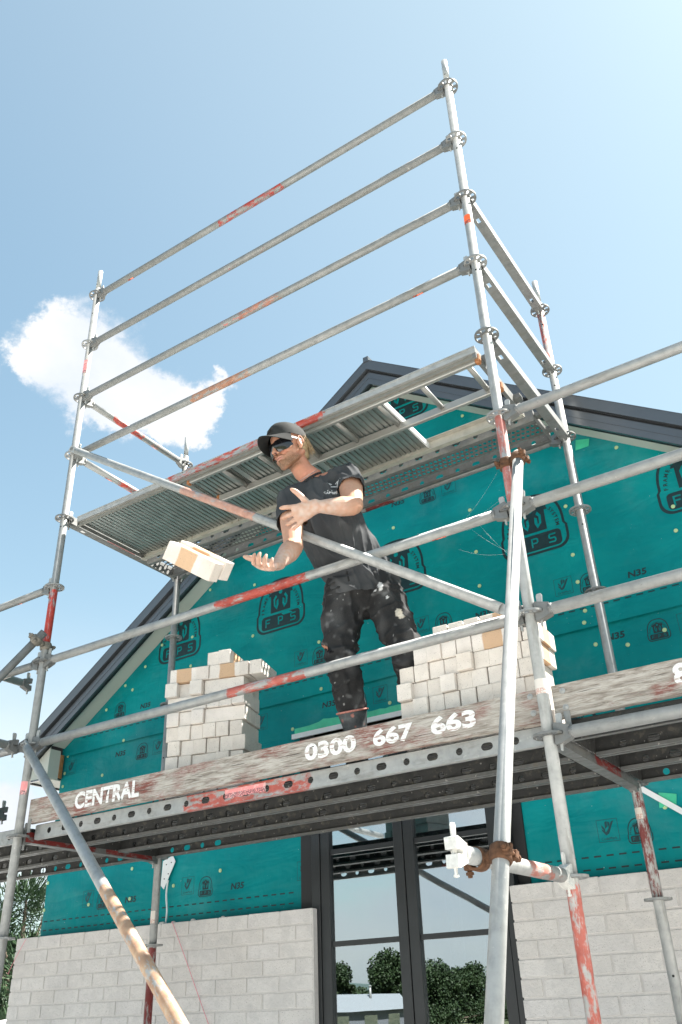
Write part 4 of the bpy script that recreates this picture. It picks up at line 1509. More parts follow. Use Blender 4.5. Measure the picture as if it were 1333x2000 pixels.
FRONTM = galv_x('front_plank_steel', [(1.10, 1.84, (0.44, .10, .075), .8)], 71, .44)
DK = [('front', .068), ('middle', .392), ('rear', .716)]
DG = 'steel planks of the working deck'
PX0, PL = .052, 2.97
for i, (nm, y) in enumerate(DK):
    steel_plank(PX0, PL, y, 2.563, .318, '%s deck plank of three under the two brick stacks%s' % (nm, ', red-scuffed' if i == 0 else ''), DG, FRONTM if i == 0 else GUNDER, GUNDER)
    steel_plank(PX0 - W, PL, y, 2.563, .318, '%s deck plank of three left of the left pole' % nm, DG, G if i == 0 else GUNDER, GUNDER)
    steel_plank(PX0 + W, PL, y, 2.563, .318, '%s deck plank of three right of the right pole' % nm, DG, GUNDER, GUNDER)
# labels stuck on the front plank
mb = MB(); mb.box((0, -.0004, 0), (.245, .0004, .040)); o = obj('label', mb, ST_PK, None, (1.41, .0676, 2.512)); tag(o, 'washed-out pink label strip stuck on the red-scuffed deck plank edge', 'label')

# --- upper platform: trapdoor deck, ladder, perforated plank
ZP = 4.498
t = empty('trapdoor_deck', 'aluminium platform with ribbed panels and an open hatch above the man', 'scaffold platform', (0.085, .035, ZP))
LDK = 2.90
mr = galv_x('platform_front_rail', [(.82, 1.52, (0.46, .09, .07), .66), (1.52, 1.62, RED, .3), (1.80, 1.96, (0.52, .09, .06), .95)], 73, .50, metal=.4)
mb = MB(); mb.box((0, 0, -.036), (LDK, .004, 0)); mb.box((0, .004, -.004), (LDK, .040, 0)); mb.box((0, .004, -.036), (LDK, .016, -.033)); mb.box((0, -.004, -.003), (LDK, -.0002, .003))
mb2 = MB(); mb2.box((0, .0165, -.062), (LDK, .0205, -.0335)); mb2.box((0, .004, -.066), (LDK, .0200, -.0622)); link('rail_flange', mb2.mesh('rail_flange', simple('shade_darkened_flange', (.24, .235, .21), .55, .3)), t)  # flange colour darkened to paint the shade of the groove under the rail
obj('front_rail', bevel_mesh(mb.mesh('front_rail', mr), .0012), None, t) if False else link('front_rail', mb.mesh('front_rail', mr), t)
mb = MB(); yb = .618
mb.box((0, yb - .004, -.066), (LDK, yb, 0)); mb.box((0, yb - .040, -.004), (LDK, yb - .0042, 0)); mb.box((0, yb - .030, -.0705), (LDK, yb + .004, -.0662))
link('rear_rail', mb.mesh('rear_rail', ALUW), t)
HX = 2.30                                                     # the hatch is open from here to the right end


def corr(x0, x1, y0, y1, z, pitch=.0335):
    mb = MB(); n = int(round((x1 - x0) / pitch)); pr_ = []
    p = (x1 - x0) / n
    for i in range(n):
        a = x0 + i * p
        pr_ += [(a, z), (a + p * .58, z), (a + p * .66, z + .011), (a + p * .92, z + .011)]
    pr_.append((x1, z))
    vs = [(x, y0, zz) for x, zz in pr_] + [(x, y1, zz) for x, zz in pr_]
    k = len(pr_)
    mb.add(vs, [(i, i + 1, k + i + 1, k + i) for i in range(k - 1)])
    return mb


RIBM = simple('oxidised_ribbed_aluminium', (0.40, 0.42, 0.40), 0.36, 0.75, 0.18, 9.0, 0.15)
for a, b in ((.006, .90), (.903, 1.70), (1.703, HX)):
    obj('ribbed_panel', corr(a, b, .006, yb - .006, -.030), RIBM, t)
for xx in (.90, 1.255, 1.70, HX + .004):
    mb = MB(); wd = .018 if xx < HX else .006
    mb.box((xx - wd, .0215, -.040), (xx + wd, yb - .0045, -.0315 if xx < HX else -.008))
    obj('cross_beam', mb, ALU if xx < HX else STRAP, t)
for xx in (0.0, LDK):
    mb = MB(); mb.box((xx - .02, .0045, -.060), (xx + .0, yb - .0045, -.001)) if xx else mb.box((0.001, .0045, -.060), (.004, yb - .0045, -.001))
    mb.box((xx - .035 if xx == 0 else xx + .0005, .08, -.035), (xx if xx == 0 else xx + .035, .13, -.005)); mb.box((xx - .035 if xx == 0 else xx + .0005, .48, -.035), (xx if xx == 0 else xx + .035, .53, -.005))
    obj('end_beam', mb, GDARK, t)
mb = MB()
for i in range(9):
    xx = .18 + i * .055 + (.3 if i > 5 else 0)
    mb.box((xx, yb - .0052, -.064), (xx + .004, yb - .0041, -.010))
obj('weld_drips', mb, simple('brown_drip_stain', (.16, .12, .07), .8), t)

lad = empty('aluminium_ladder', 'aluminium ladder with orange feet stowed flat under the open platform hatch', 'ladder', (1.02, .070, 4.447))
LR = simple('shade_darkened_ladder_aluminium', (0.34, 0.335, 0.315), 0.38, 0.45, 0.1, 10, 0.08)  # colour darkened to carry the shade beneath the platform
LL = 1.98
for yy in (0, .275):
    mb = MB(); mb.box((0.03, yy - .0135, -.032), (LL - .03, yy + .0135, .016)); link('rail', bevel_mesh(mb.mesh('rail', LR), .004), lad)
for i in range(7):
    xx = .02 + .26 + .272 * i - .02
    mb = MB(); mb.tube((xx, -.004, 0), (xx, .279, 0), .0145, seg=12); mb.tube((xx, .0127, 0), (xx, .018, 0), .020, seg=12); mb.tube((xx, .257, 0), (xx, .2623, 0), .020, seg=12)
    obj('rung', mb, LR, lad)
for xx in (.0, LL - .045):
    for yy in (0, .275):
        mb = MB(); mb.box((xx + .012, yy - .0165, -.036), (xx + .038, yy + .0165, .020)); link('foot', bevel_mesh(mb.mesh('foot', ORANGEP), .005), lad)

steel_plank(.055, 2.96, .712, 4.502, .268, 'perforated steel plank behind the trapdoor deck, daylight showing through its holes', None, GDARK, GDARK, perforated=True)

# --- toe boards
def board(x0, x1, label, m, seed):
    t = empty('toe_board', label, 'toe board', (x0, .045, 2.568))
    bm = bmesh.new(); L = x1 - x0; n = 60; rr = random.Random(seed)
    mb = MB(); vs = []
    for i in range(n + 1):
        x = L * i / n
        zt = .128 + .0012 * mnoise.noise(Vector((x * 9, seed, 0))) + .001 * mnoise.noise(Vector((x * 40, seed, 0)))
        zb = .0012 * mnoise.noise(Vector((x * 7, seed + 5, 0))) + .0016 * mnoise.noise(Vector((x * 35, seed + 3, 0)))
        yy = .0016 * mnoise.noise(Vector((x * 1.3, seed + 9, 0)))
        vs += [(x, -.018 + yy, zb), (x, .018 + yy, zb), (x, .018 + yy, zt), (x, -.018 + yy, zt)]
    fs = []
    for i in range(n):
        a = 4 * i
        fs += [(a, a + 4, a + 5, a + 1), (a + 1, a + 5, a + 6, a + 2), (a + 2, a + 6, a + 7, a + 3), (a + 3, a + 7, a + 4, a)]
    fs += [(0, 1, 2, 3), (4 * n + 3, 4 * n + 2, 4 * n + 1, 4 * n)]
    mb.add(vs, fs)
    me = mb.mesh('board', m)
    bm = bmesh.new(); bm.from_mesh(me); bmesh.ops.recalc_face_normals(bm, faces=bm.faces[:]); bm.to_mesh(me); bm.free()
    link('board', me, t)
    return t


tb = board(.03, W - .028, 'weathered timber toe board stencilled CENTRAL 0300 667 663', WOOD1, 2.0)
tb2 = board(W + .028, 2 * W - .03, 'greyer timber toe board right of the right pole with a white stencilled figure', WOOD2, 6.0)


def stencil(parent, s, x0, x1, z0, h, px):
    me = text_mesh('stencil_lettering', s, 1.0, STENCIL, th=0.0, offset=0.040, spacing=1.0)
    xs = [v.co.x for v in me.vertices]; ys = [v.co.y for v in me.vertices]
    ax, bx, ay, by = min(xs), max(xs), min(ys), max(ys)
    for v in me.vertices:
        v.co.x = (v.co.x - ax) / (bx - ax) * (x1 - x0) ; v.co.y = (v.co.y - ay) / (by - ay) * h
        v.co.x += .0012 * mnoise.noise(Vector((v.co.x * 60, v.co.y * 60, 0))); v.co.y += .0016 * mnoise.noise(Vector((v.co.x * 50, v.co.y * 50, 3)))
        v.co.z = -.0 
    o = link('stencil_lettering', me, parent, (x0 - px, -.0204, z0 - 2.568), (R(90), 0, 0))
    return o


stencil(tb, 'CENTRAL', .400, .876, 2.592, .088, .03)
stencil(tb, '0300', 1.911, 2.187, 2.598, .076, .03)
stencil(tb, '667', 2.274, 2.474, 2.598, .076, .03)
stencil(tb, '663', 2.558, 2.766, 2.598, .076, .03)
stencil(tb2, '8', 3.560, 3.622, 2.597, .082, W + .028)
stencil(tb2, '0300', 3.66, 3.95, 2.597, .082, W + .028)
BOLT = MB(); BOLT.ball((0, 0, 0), .0095, 10, 6, sc=(1, .5, 1)); BOLT.tube((0, 0, 0), (0, -.002, 0), .012, seg=12); BM = BOLT.mesh('bolt', GLIGHT)
for par, px, pts in ((tb, .03, ((W - .062, 2.672), (W - .058, 2.604))), (tb2, W + .028, ((W + .072, 2.668), (W + .075, 2.603)))):
    for (x, z) in pts: link('bolt', BM, par, (x - px, -.0195, z - 2.568))
for par, px, x in ((tb, .03, .05), (tb2, W + .028, W + .075)):
    mb = MB(); mb.box((-.012, -.022, -.05), (.012, -.0185, .02)); obj('hanger_plate', mb, G, par, (x - px, 0, .0))

# spider webs between the right pole and tubes
WEBS = [((3.03, -.02, 3.70), (2.80, .02, 3.52)), ((2.80, .02, 3.52), (3.05, -.02, 3.57)), ((2.80, .02, 3.52), (2.86, -.0, 3.47)), ((2.86, .0, 3.47), (3.05, -.01, 3.28)), ((2.90, .0, 3.48), (3.06, -.01, 3.24)), ((3.0, 0, 3.30), (2.78, .02, 3.40))]
mb = MB()
rr = random.Random(4)


def thread(a, b, r=.00016, sag=.015, n=6):
    a, b = Vector(a), Vector(b); pts = []
    for i in range(n + 1):
        t_ = i / n; p = a.lerp(b, t_); p.z -= sag * 4 * t_ * (1 - t_); pts.append(p)
    for p, q in zip(pts, pts[1:]): mb.tube(p, q, r, seg=3, caps=False)


for a, b in WEBS: thread(a, b)
mb.ball((2.80, .02, 3.52), .006, 6, 4)
o = obj('spider_web', mb, WEBM); o['kind'] = 'stuff'; tag(o, 'wispy spider webs strung around the right pole and its tubes', 'spider web')

# ------------------------------------------------------------------ loose bricks
LB = {False: brick_mesh('loose_brick', .228, .0765, .0705, BR_LOOSE), True: brick_mesh('loose_brick', .228, .0765, .0705, BR_TAN)}
ORD = ['first', 'second', 'third', 'fourth', 'fifth', 'sixth', 'seventh', 'eighth', 'ninth', 'tenth', 'eleventh', 'twelfth']
rb = random.Random(21)


def stack(side, origin, rotz, rows, depth_jit=.010):
    """rows, bottom first: list of (kind, tan) with kind H header, S stretcher, or a number = gap"""
    nrow = len(rows)
    Mo = Matrix.Translation(origin) @ Matrix.Rotation(rotz, 4, 'Z')
    for r, (x0, items) in enumerate(rows):
        x = x0; zc = r * .0795 + .0383; c = 0
        where = ORD[nrow - 1 - r] + ' course down' if r < nrow - 1 else 'top course'
        for it in items:
            if not isinstance(it, str): x += it; continue
            tan = it.endswith('t') or rb.random() < .07
            dy = rb.uniform(-depth_jit, depth_jit) * (1 if 'p' not in it else 0) - (.022 if 'p' in it else 0) + (.02 if 'r' in it else 0)
            if it[0] == 'H':
                b = link('loose_brick', LB[tan]); M_ = Mo @ Matrix.Translation((x + .0352, .114 + dy, zc)) @ Matrix.Rotation(R(90) + rb.uniform(-.02, .02), 4, 'Z') @ Matrix.Rotation(rb.choice((0, math.pi)), 4, 'X')
                b.matrix_world = M_; wd = .0705
                tag(b, '%s end-on brick, %s from left, %s, %s stack' % ('tan-banded' if tan else 'pale', ORD[c], where, side), 'brick', 'bricks in the %s stack' % side)
            else:
                wd = .228
                for q in range(3):
                    b = link('loose_brick', LB[tan])
                    b.matrix_world = Mo @ Matrix.Translation((x + .114, .0352 + q * .077 + dy, zc)) @ Matrix.Rotation(rb.uniform(-.012, .012) + rb.choice((0, math.pi)), 4, 'Z')
                    tag(b, '%s lengthwise brick %s, %s from left, %s, %s stack' % ('tan-banded' if tan else 'pale', ('in front', 'in the middle', 'at the back')[q], ORD[c], where, side), 'brick', 'bricks in the %s stack' % side)
            x += wd + rb.choice((.0006, .002, .003, .006)); c += 1


LEFT = [
    (0.02, ['H', 'H', 'H', 'H', 'H', 'H']),
    (0.00, ['H', 'S', 'H', 'H']),
    (0.01, ['H', 'H', 'H', 'H', 'H', 'H']),
    (0.02, ['H', 'H', 'H', 'H', 'H', 'H']),
    (0.00, ['H', 'H', 'H', 'H', 'H', 'H']),
    (0.00, ['H', 'Hr', 'H', 'S']),
    (0.00, ['S', 'H', 'H', 'Hp']),
    (-0.01, ['Hp', 'Hr', 'Hp', 'S']),
    (0.01, ['St', 'St', 'H']),
    (0.222, ['H', 'Ht']),
]
stack('left', (0.915, .145, 2.5665), R(17), LEFT)
RIGHT = [
    (0.02, ['H', 'Ht', 'H', 'H', 'S', 'H', 'H']),
    (0.01, ['Ht', 'Hr', 'Hp', 'S', 'H', 'Ht', 'H']),
    (0.00, ['H', 'Hp', 'H', 'H', 'H', 'H', 'H', 'H', 'H']),
    (-0.005, ['Hp', 'Ht', 'Ht', 'Hp', 'H', 'H', 'H', 'H', 'H']),
    (0.005, ['H', 'H', 'H', 'H', 'Hp', 'H', 'H', 'H', 'Ht']),
    (0.08, ['H', 'H', 'Ht', 'H', 'St', 'H']),
    (0.19, ['H', 'H', 'H', 'St']),
]
stack('right', (2.362, .135, 2.5665), R(2), RIGHT)

AIR = brick_mesh('loose_brick', .228, .0765, .0685, BR_AIR)
e1 = Vector((0.775, 0.342, -0.53)); e2 = Vector((-0.604, 0.157, -0.781)); e3 = e1.cross(e2)
if e3.y < 0: e3 = -e3
for c, lab in ((Vector((2.06, -.963, 3.177)) + e1 * .028, 'tan-banded brick in mid-air, the nearer of the two flying to his hands'), (Vector((2.062, -.886, 3.190)) + e1 * .006 - e2 * .012 + e3 * .006, 'brick in mid-air tucked behind the nearer flying brick')):
    b = link('loose_brick', AIR)
    z = -e2; x = e1; y = z.cross(x)
    b.matrix_world = Matrix(((x.x, y.x, z.x, c.x), (x.y, y.y, z.y, c.y), (x.z, y.z, z.z, c.z), (0, 0, 0, 1)))
    tag(b, lab, 'brick', 'bricks thrown through the air')

# ------------------------------------------------------------------ trees and far things


def leaf_mat(name, a, b_):
    m, t, b = mat(name)
    o = obc(t)
    n = t.noise(o, 1.1, 3.0, 0.6)
    c = t.ramp(n, [(0.3, a), (0.7, b_)])
    t.put(b.inputs['Base Color'], c)
    b.inputs['Roughness'].default_value = 0.6
    b.inputs['Specular IOR Level'].default_value = 0.25
    return m


LEAF = [leaf_mat('dark_conifer_foliage', (0.018, 0.040, 0.020), (0.045, 0.085, 0.035)), leaf_mat('mid_green_foliage', (0.012, 0.026, 0.011), (0.035, 0.06, 0.022))]
BARK = simple('bark', (0.10, 0.08, 0.06), 0.9, 0, 0.3, 6, 0.4, 0.3, 0.01)


def tree(name, label, base, h, r, kind, seed, n, leaf):
    rr = random.Random(seed)
    t = empty(name, label, 'tree', base)
    mb = MB(); mb.tube((0, 0, 0), (0.1, 0, h * .55), r * .11, r * .06, 9)
    clumps = []
    for i in range(26):
        a = rr.uniform(0, 6.28); f = rr.uniform(.35, 1.0)
        zc = h * rr.uniform(.12, .95); rad = r * (1.05 - .75 * max(0, (zc / h - .45)) / .55) * f * .8 * rr.choice((.5, .9, 1.1, 1.5)) + rr.uniform(-.1, .1) * r
        c = Vector((rad * math.cos(a), rad * math.sin(a), zc)); clumps.append((c, r * rr.choice((.12, .18, .26, .36, .44))))
        s0 = Vector((0.08, 0, zc * .55))
        mb.tube(s0, c, r * .035, r * .010, 6, caps=False)
    obj('trunk', mb, BARK, t)
    mb = MB()
    for c, cr in clumps:
        for i in range(n):
            d = Vector((rr.gauss(0, 1), rr.gauss(0, 1), rr.gauss(0, .75)))
            d = d.normalized() * cr * (rr.random() ** .4)
            p = c + d
            u = Vector((rr.uniform(-1, 1), rr.uniform(-1, 1), rr.uniform(-.4, 1))).normalized()
            w = u.cross(Vector((rr.uniform(-1, 1), rr.uniform(-1, 1), rr.uniform(-1, 1)))).normalized()
            if kind == 'needle':
                L_ = leaf * rr.uniform(1.5, 3.2); u = (d.normalized() + Vector((0, 0, .55)) + u * .5).normalized(); w = u.cross(w).normalized()
                mb.add([p - w * leaf * .22, p + w * leaf * .22, p + u * L_ + w * leaf * .1, p + u * L_ - w * leaf * .1], [(0, 1, 2, 3)])
            else:
                mb.add([p - w * leaf * .5, p + u * leaf * .5, p + w * leaf * .5, p - u * leaf * .6], [(0, 1, 2, 3)])
    o = obj('crown', mb, LEAF[0] if kind == 'needle' else LEAF[1], t)
    return t


tree('conifer_tree', 'dark conifer with upswept branches beyond the left end of the brick wall', (-15.4, 12.2, .4), 4.3, 2.4, 'needle', 5, 620, .075)
tree('conifer_tree', 'second dark conifer further left and behind the first', (-20.2, 14.6, .2), 3.6, 2.2, 'needle', 9, 400, .09)


def refl(az, dist, z=0.0):
    return (4.18 + math.sin(R(az)) * dist, 6.07 + math.cos(R(az)) * dist, z)


rt = random.Random(12)
k = 0
for az, dist, h, r in ((-146.4, 62, 5.0, 2.3), (-149.5, 56, 5.6, 2.5), (-151.9, 60, 5.4, 3.0), (-144.3, 60, 5.6, 2.4), (-154.0, 72, 5.2, 3.6), (-156.6, 80, 4.6, 4.0), (-160.5, 70, 5.0, 4.0), (-141.0, 60, 6.5, 3.6), (-164.5, 75, 6.0, 4.5), (-136.5, 66, 6.5, 4.4)):
    dist *= 2.1; h *= 1.45; r *= 1.75
    x, y, _ = refl(az, dist)
    tree('garden_tree', 'dark green tree behind the photographer, mirrored in the glass doors', (x, y, ground_h(x, y) - .1), h, r, 'leaf', 40 + k, 1200, .27)['group'] = 'trees mirrored in the glass doors'
    k += 1
x, y, _ = refl(-147.5, 96)
hz = ground_h(x, y)
nb = empty('bungalow', 'low neighbouring bungalow with a pale roof, mirrored in the window glass', 'house', (x, y, hz), (0, 0, R(-52)))
mb = MB(); mb.box((-4, -2.6, 0), (4, 2.6, 2.4)); obj('wall', mb, simple('bungalow_wall', (.12, .13, .15), .8), nb)
mb = MB(); mb.prism([(-3.1, 2.35), (3.1, 2.35), (0, 3.7)], -4.4, 4.4, 'x'); rf = obj('roof', mb, simple('pale_roof_sheet', (.20, .22, .24), .5), nb)
mb = MB(); mb.tube((1.0, .8, 3.0), (1.0, .8, 4.3), .11, seg=10); mb.tube((1.0, .8, 4.3), (1.0, .8, 4.4), .16, seg=10); obj('flue', mb, G, rf)
for xx in (-2.4, 0.3, 2.6):
    for s_ in (-1, 1):
        mb = MB(); mb.box((xx - .6, s_ * 2.61 - .02, 1.0), (xx + .6, s_ * 2.61 + .02, 2.0)); obj('window', mb, GLASS, nb)
mb = MB(); mb.box((-7, -4.6, 0), (7, -4.55, 1.5)); o = obj('fence', mb, RAWWOOD, None, (x, y, hz), (0, 0, R(-52))); tag(o, 'brown timber fence in front of the bungalow behind the photographer', 'fence')

# ------------------------------------------------------------------ the bricklayer
V = Vector
SC = 1.0


def loft(bm, secs, side, n=18, cap=True):
    """secs: (centre, half width along side, half depth); closed tube with rounded ends"""
    pts = [V(s[0]) for s in secs]
    side = V(side)
    rings = []
    m = len(secs)
    for i in range(m):
        d = (pts[min(i + 1, m - 1)] - pts[max(i - 1, 0)]).normalized()
        sd = (side - d * side.dot(d)).normalized(); dp = d.cross(sd)
        rings.append((pts[i], sd, dp, secs[i][1], secs[i][2], d))
    if cap:
        a = rings[0]; b = rings[-1]
        rings = [(a[0] - a[5] * min(a[3], a[4]) * k, a[1], a[2], a[3] * q, a[4] * q, a[5]) for k, q in ((.92, .35), (.6, .75))] + rings + \
                [(b[0] + b[5] * min(b[3], b[4]) * k, b[1], b[2], b[3] * q, b[4] * q, b[5]) for k, q in ((.6, .75), (.92, .35))]
    vs = []
    for (c, sd, dp, rx, ry, d) in rings:
        vs.append([bm.verts.new(c + sd * rx * SC * math.cos(2 * math.pi * j / n) + dp * ry * SC * math.sin(2 * math.pi * j / n)) for j in range(n)])
    for a, b in zip(vs, vs[1:]):
        for j in range(n): bm.faces.new((a[j], a[(j + 1) % n], b[(j + 1) % n], b[j]))
    bm.faces.new(list(reversed(vs[0]))); bm.faces.new(vs[-1])


def ell(bm, c, ax, r, seg=16, rings_=10):
    """ellipsoid; ax = three unit vectors"""
    r = [q * SC for q in r]
    Mx = Matrix(((ax[0].x * r[0], ax[1].x * r[1], ax[2].x * r[2], c[0]), (ax[0].y * r[0], ax[1].y * r[1], ax[2].y * r[2], c[1]), (ax[0].z * r[0], ax[1].z * r[1], ax[2].z * r[2], c[2]), (0, 0, 0, 1)))
    bmesh.ops.create_uvsphere(bm, u_segments=seg, v_segments=rings_, radius=1.0, matrix=Mx)


def remesh(bm, name, voxel, smooth=2, m=None, factor=0.5):
    bmesh.ops.recalc_face_normals(bm, faces=bm.faces[:])
    me = bpy.data.meshes.new(name); bm.to_mesh(me); bm.free()
    o = bpy.data.objects.new('tmp', me); COL.objects.link(o)
    r = o.modifiers.new('r', 'REMESH'); r.mode = 'VOXEL'; r.voxel_size = voxel; r.adaptivity = 0
    if smooth:
        s_ = o.modifiers.new('s', 'SMOOTH'); s_.iterations = smooth; s_.factor = factor
    dg = bpy.context.evaluated_depsgraph_get(); dg.update()
    out = bpy.data.meshes.new_from_object(o.evaluated_get(dg))
    out.name = name
    bpy.data.objects.remove(o); bpy.data.meshes.remove(me)
    out.materials.clear()
    if m: out.materials.append(m)
    for p in out.polygons: p.use_smooth = True
    return out


def tint(me, fn):
    ca = me.color_attributes.new('tint', 'FLOAT_COLOR', 'POINT')
    data = []
    for v in me.vertices: data.extend(fn(v.co))
    ca.data.foreach_set('color', data)


def attr_mat(name, rough=.55, spec=.4, nscale=40, nvar=.12, bump=.1, bd=.001, sss=0.0):
    m, t, b = mat(name)
    a = t.new('ShaderNodeAttribute', attribute_name='tint').outputs['Color']
    g = obc(t)
    n = t.noise(g, nscale, 5.0, .65)
    k = t.ramp(n, [(.3, (1 - nvar,) * 3), (.7, (1 + nvar * .6,) * 3)])
    t.put(b.inputs['Base Color'], t.mix(1.0, a, k, 'MULTIPLY'))
    b.inputs['Roughness'].default_value = rough; b.inputs['Specular IOR Level'].default_value = spec
    if sss: b.inputs['Subsurface Weight'].default_value = sss; b.inputs['Subsurface Radius'].default_value = (.012, .005, .003); b.inputs['Subsurface Scale'].default_value = .6
    t.put(b.inputs['Normal'], t.bump(n, bump, bd))
    return m


J = dict(pelvis=V((2.125, .225, 3.50)), hipR=V((2.055, .175, 3.44)), hipL=V((2.215, .27, 3.46)),
         kneeR=V((2.068, .115, 3.08)), kneeL=V((2.362, .21, 3.10)), ankR=V((2.055, .265, 2.70)), ankL=V((2.345, .42, 2.72)),
         belly=V((2.085, .15, 3.66)), chest=V((2.025, .045, 3.87)), neck=V((1.975, .022, 4.082)),
         shR=V((1.898, -.062, 3.935)), elR=V((2.000, -.172, 3.580)), wrR=V((2.033, -.345, 3.407)),
         shL=V((2.165, .105, 4.062)), elL=V((2.268, -.032, 3.782)), wrL=V((2.147, -.195, 3.745)))
LAT = V((.82, .57, 0)).normalized()            # from his right to his left
CR, CU, CF = _r.copy(), _u.copy(), _f.copy()   # directions used to aim the hands towards the thrown bricks
man = empty('person', 'bricklayer in black cap, wraparound sunglasses, charcoal T-shirt and splashed black trousers reaching out to catch bricks', 'person', (2.15, .25, 2.565))
man['label'] = 'bricklayer in black cap, sunglasses and dark T-shirt reaching out to catch bricks'
MB0 = V(man.location)


def mp(name, me, m=None, parent=None):
    """person part given in world coordinates"""
    if isinstance(me, MB): me = me.mesh(name, m)
    o = link(name, me, parent or man)
    o.location = -MB0 if parent is None else (0, 0, 0)
    return o


# --- head frame
HF = V((-.26, -.92, -.30)).normalized()
HU0 = V((-.10, .0, 1.0)); HU = (HU0 - HF * HU0.dot(HF)).normalized()
HS = HU.cross(HF).normalized()                 # towards his left
HC = V((1.903, -.072, 4.250))
HSC = 1.09


def H(f, s, u): return HC + (HF * f + HS * s + HU * u) * HSC


HA = (HF, HS, HU)
bm = bmesh.new(); SC = HSC
ell(bm, H(-.010, 0, .040), HA, (.098, .077, .086))
ell(bm, H(.020, 0, -.018), HA, (.066, .064, .080))
ell(bm, H(.012, 0, -.060), HA, (.062, .058, .045))
loft(bm, [(H(-.025, .050, -.045), .018, .022), (H(.020, .044, -.078), .016, .020), (H(.060, .020, -.100), .015, .017), (H(.068, 0, -.104), .017, .019), (H(.060, -.020, -.100), .015, .017), (H(.020, -.044, -.078), .016, .020), (H(-.025, -.050, -.045), .018, .022)], HU, 12)
ell(bm, H(.060, 0, -.085), HA, (.026, .036, .026))
ell(bm, H(.074, 0, .020), HA, (.016, .052, .016))
for s_ in (-1, 1):
    ell(bm, H(.050, s_ * .040, -.020), HA, (.030, .024, .024))
    ell(bm, H(.046, s_ * .030, -.062), HA, (.030, .026, .026))
    ell(bm, H(.096, s_ * .0115, -.038), HA, (.010, .008, .008))
loft(bm, [(H(.080, 0, .014), .009, .010), (H(.095, 0, -.010), .010, .011), (H(.108, 0, -.030), .012, .011)], HS, 12)
ell(bm, H(.109, 0, -.032), HA, (.013, .013, .011))
ell(bm, H(.083, 0, -.060), HA, (.014, .026, .014))
loft(bm, [(H(.080, -.024, -.0625), .004, .004), (H(.0935, -.010, -.0575), .006, .006), (H(.0945, .0, -.0590), .006, .0055), (H(.0935, .010, -.0575), .006, .006), (H(.080, .024, -.0625), .004, .004)], HU, 8)
loft(bm, [(H(.078, -.021, -.0685), .004, .004), (H(.0905, -.008, -.0715), .0065, .006), (H(.0905, .008, -.0715), .0065, .006), (H(.078, .021, -.0685), .004, .004)], HU, 8)
for s_ in (-1, 1):                              # ears
    ell(bm, H(-.006, s_ * .0755, -.008), (HF, (HS * s_ + HF * -.35).normalized(), HU), (.017, .006, .027))
    e = []
    for i in range(9):
        a = R(-60 + 250 * i / 8)
        e.append((H(-.010 + .017 * math.cos(a) * .9 - .002, s_ * (.083), -.002 + .030 * math.sin(a)), .0042, .0042))
    loft(bm, e, HS, 8)
    ell(bm, H(.000, s_ * .0765, -.034), HA, (.009, .006, .009))
# neck and trunk
SC = 1.0
NB = J['neck']
loft(bm, [(H(-.030, 0, -.020), .052, .060), (H(-.024, 0, -.075), .054, .060), (H(-.024, 0, -.108).lerp(NB, .35), .056, .060), (NB + V((0, .0, .012)), .062, .062), (NB + V((.004, .008, -.05)), .085, .066)], LAT, 20)
loft(bm, [(NB + V((.0, .02, -.03)), .08, .055), (NB + V((.01, .02, -.085)), .115, .065), (J['chest'], .125, .070), (J['belly'], .110, .070), (J['pelvis'], .125, .080)], LAT, 20)
for a in ('shR', 'shL'): loft(bm, [(NB + V((.005, .02, -.035)), .045, .045), (NB.lerp(J[a], .5) + V((0, 0, -.012)), .045, .048), (J[a], .045, .048)], V((0, -1, .3)), 14)
SC = 1.17
for a, b, c in (('shR', 'elR', 'wrR'), ('shL', 'elL', 'wrL')):
    A_, B_, C_ = J[a], J[b], J[c]
    sd = (B_ - A_).cross(C_ - B_).normalized()
    loft(bm, [(A_, .046, .050), (A_.lerp(B_, .3), .050, .056), (A_.lerp(B_, .6), .046, .050), (A_.lerp(B_, .85), .041, .043), (B_, .040, .042)], sd, 16)
    loft(bm, [(B_, .040, .042), (B_.lerp(C_, .12), .042, .044), (B_.lerp(C_, .32), .043, .045), (B_.lerp(C_, .6), .035, .036), (B_.lerp(C_, .85), .028, .025), (C_, .029, .022), (C_ + (C_ - B_).normalized() * .02, .030, .020)], CU if a == 'shL' else CR, 16)
SC = 1.0
for a, b, c in (('hipR', 'kneeR', 'ankR'), ('hipL', 'kneeL', 'ankL')):
    loft(bm, [(J[a], .08, .085), (J[a].lerp(J[b], .5), .068, .072), (J[b], .052, .055), (J[b].lerp(J[c], .35), .050, .055), (J[b].lerp(J[c], .8), .036, .038), (J[c], .035, .04)], LAT, 16)


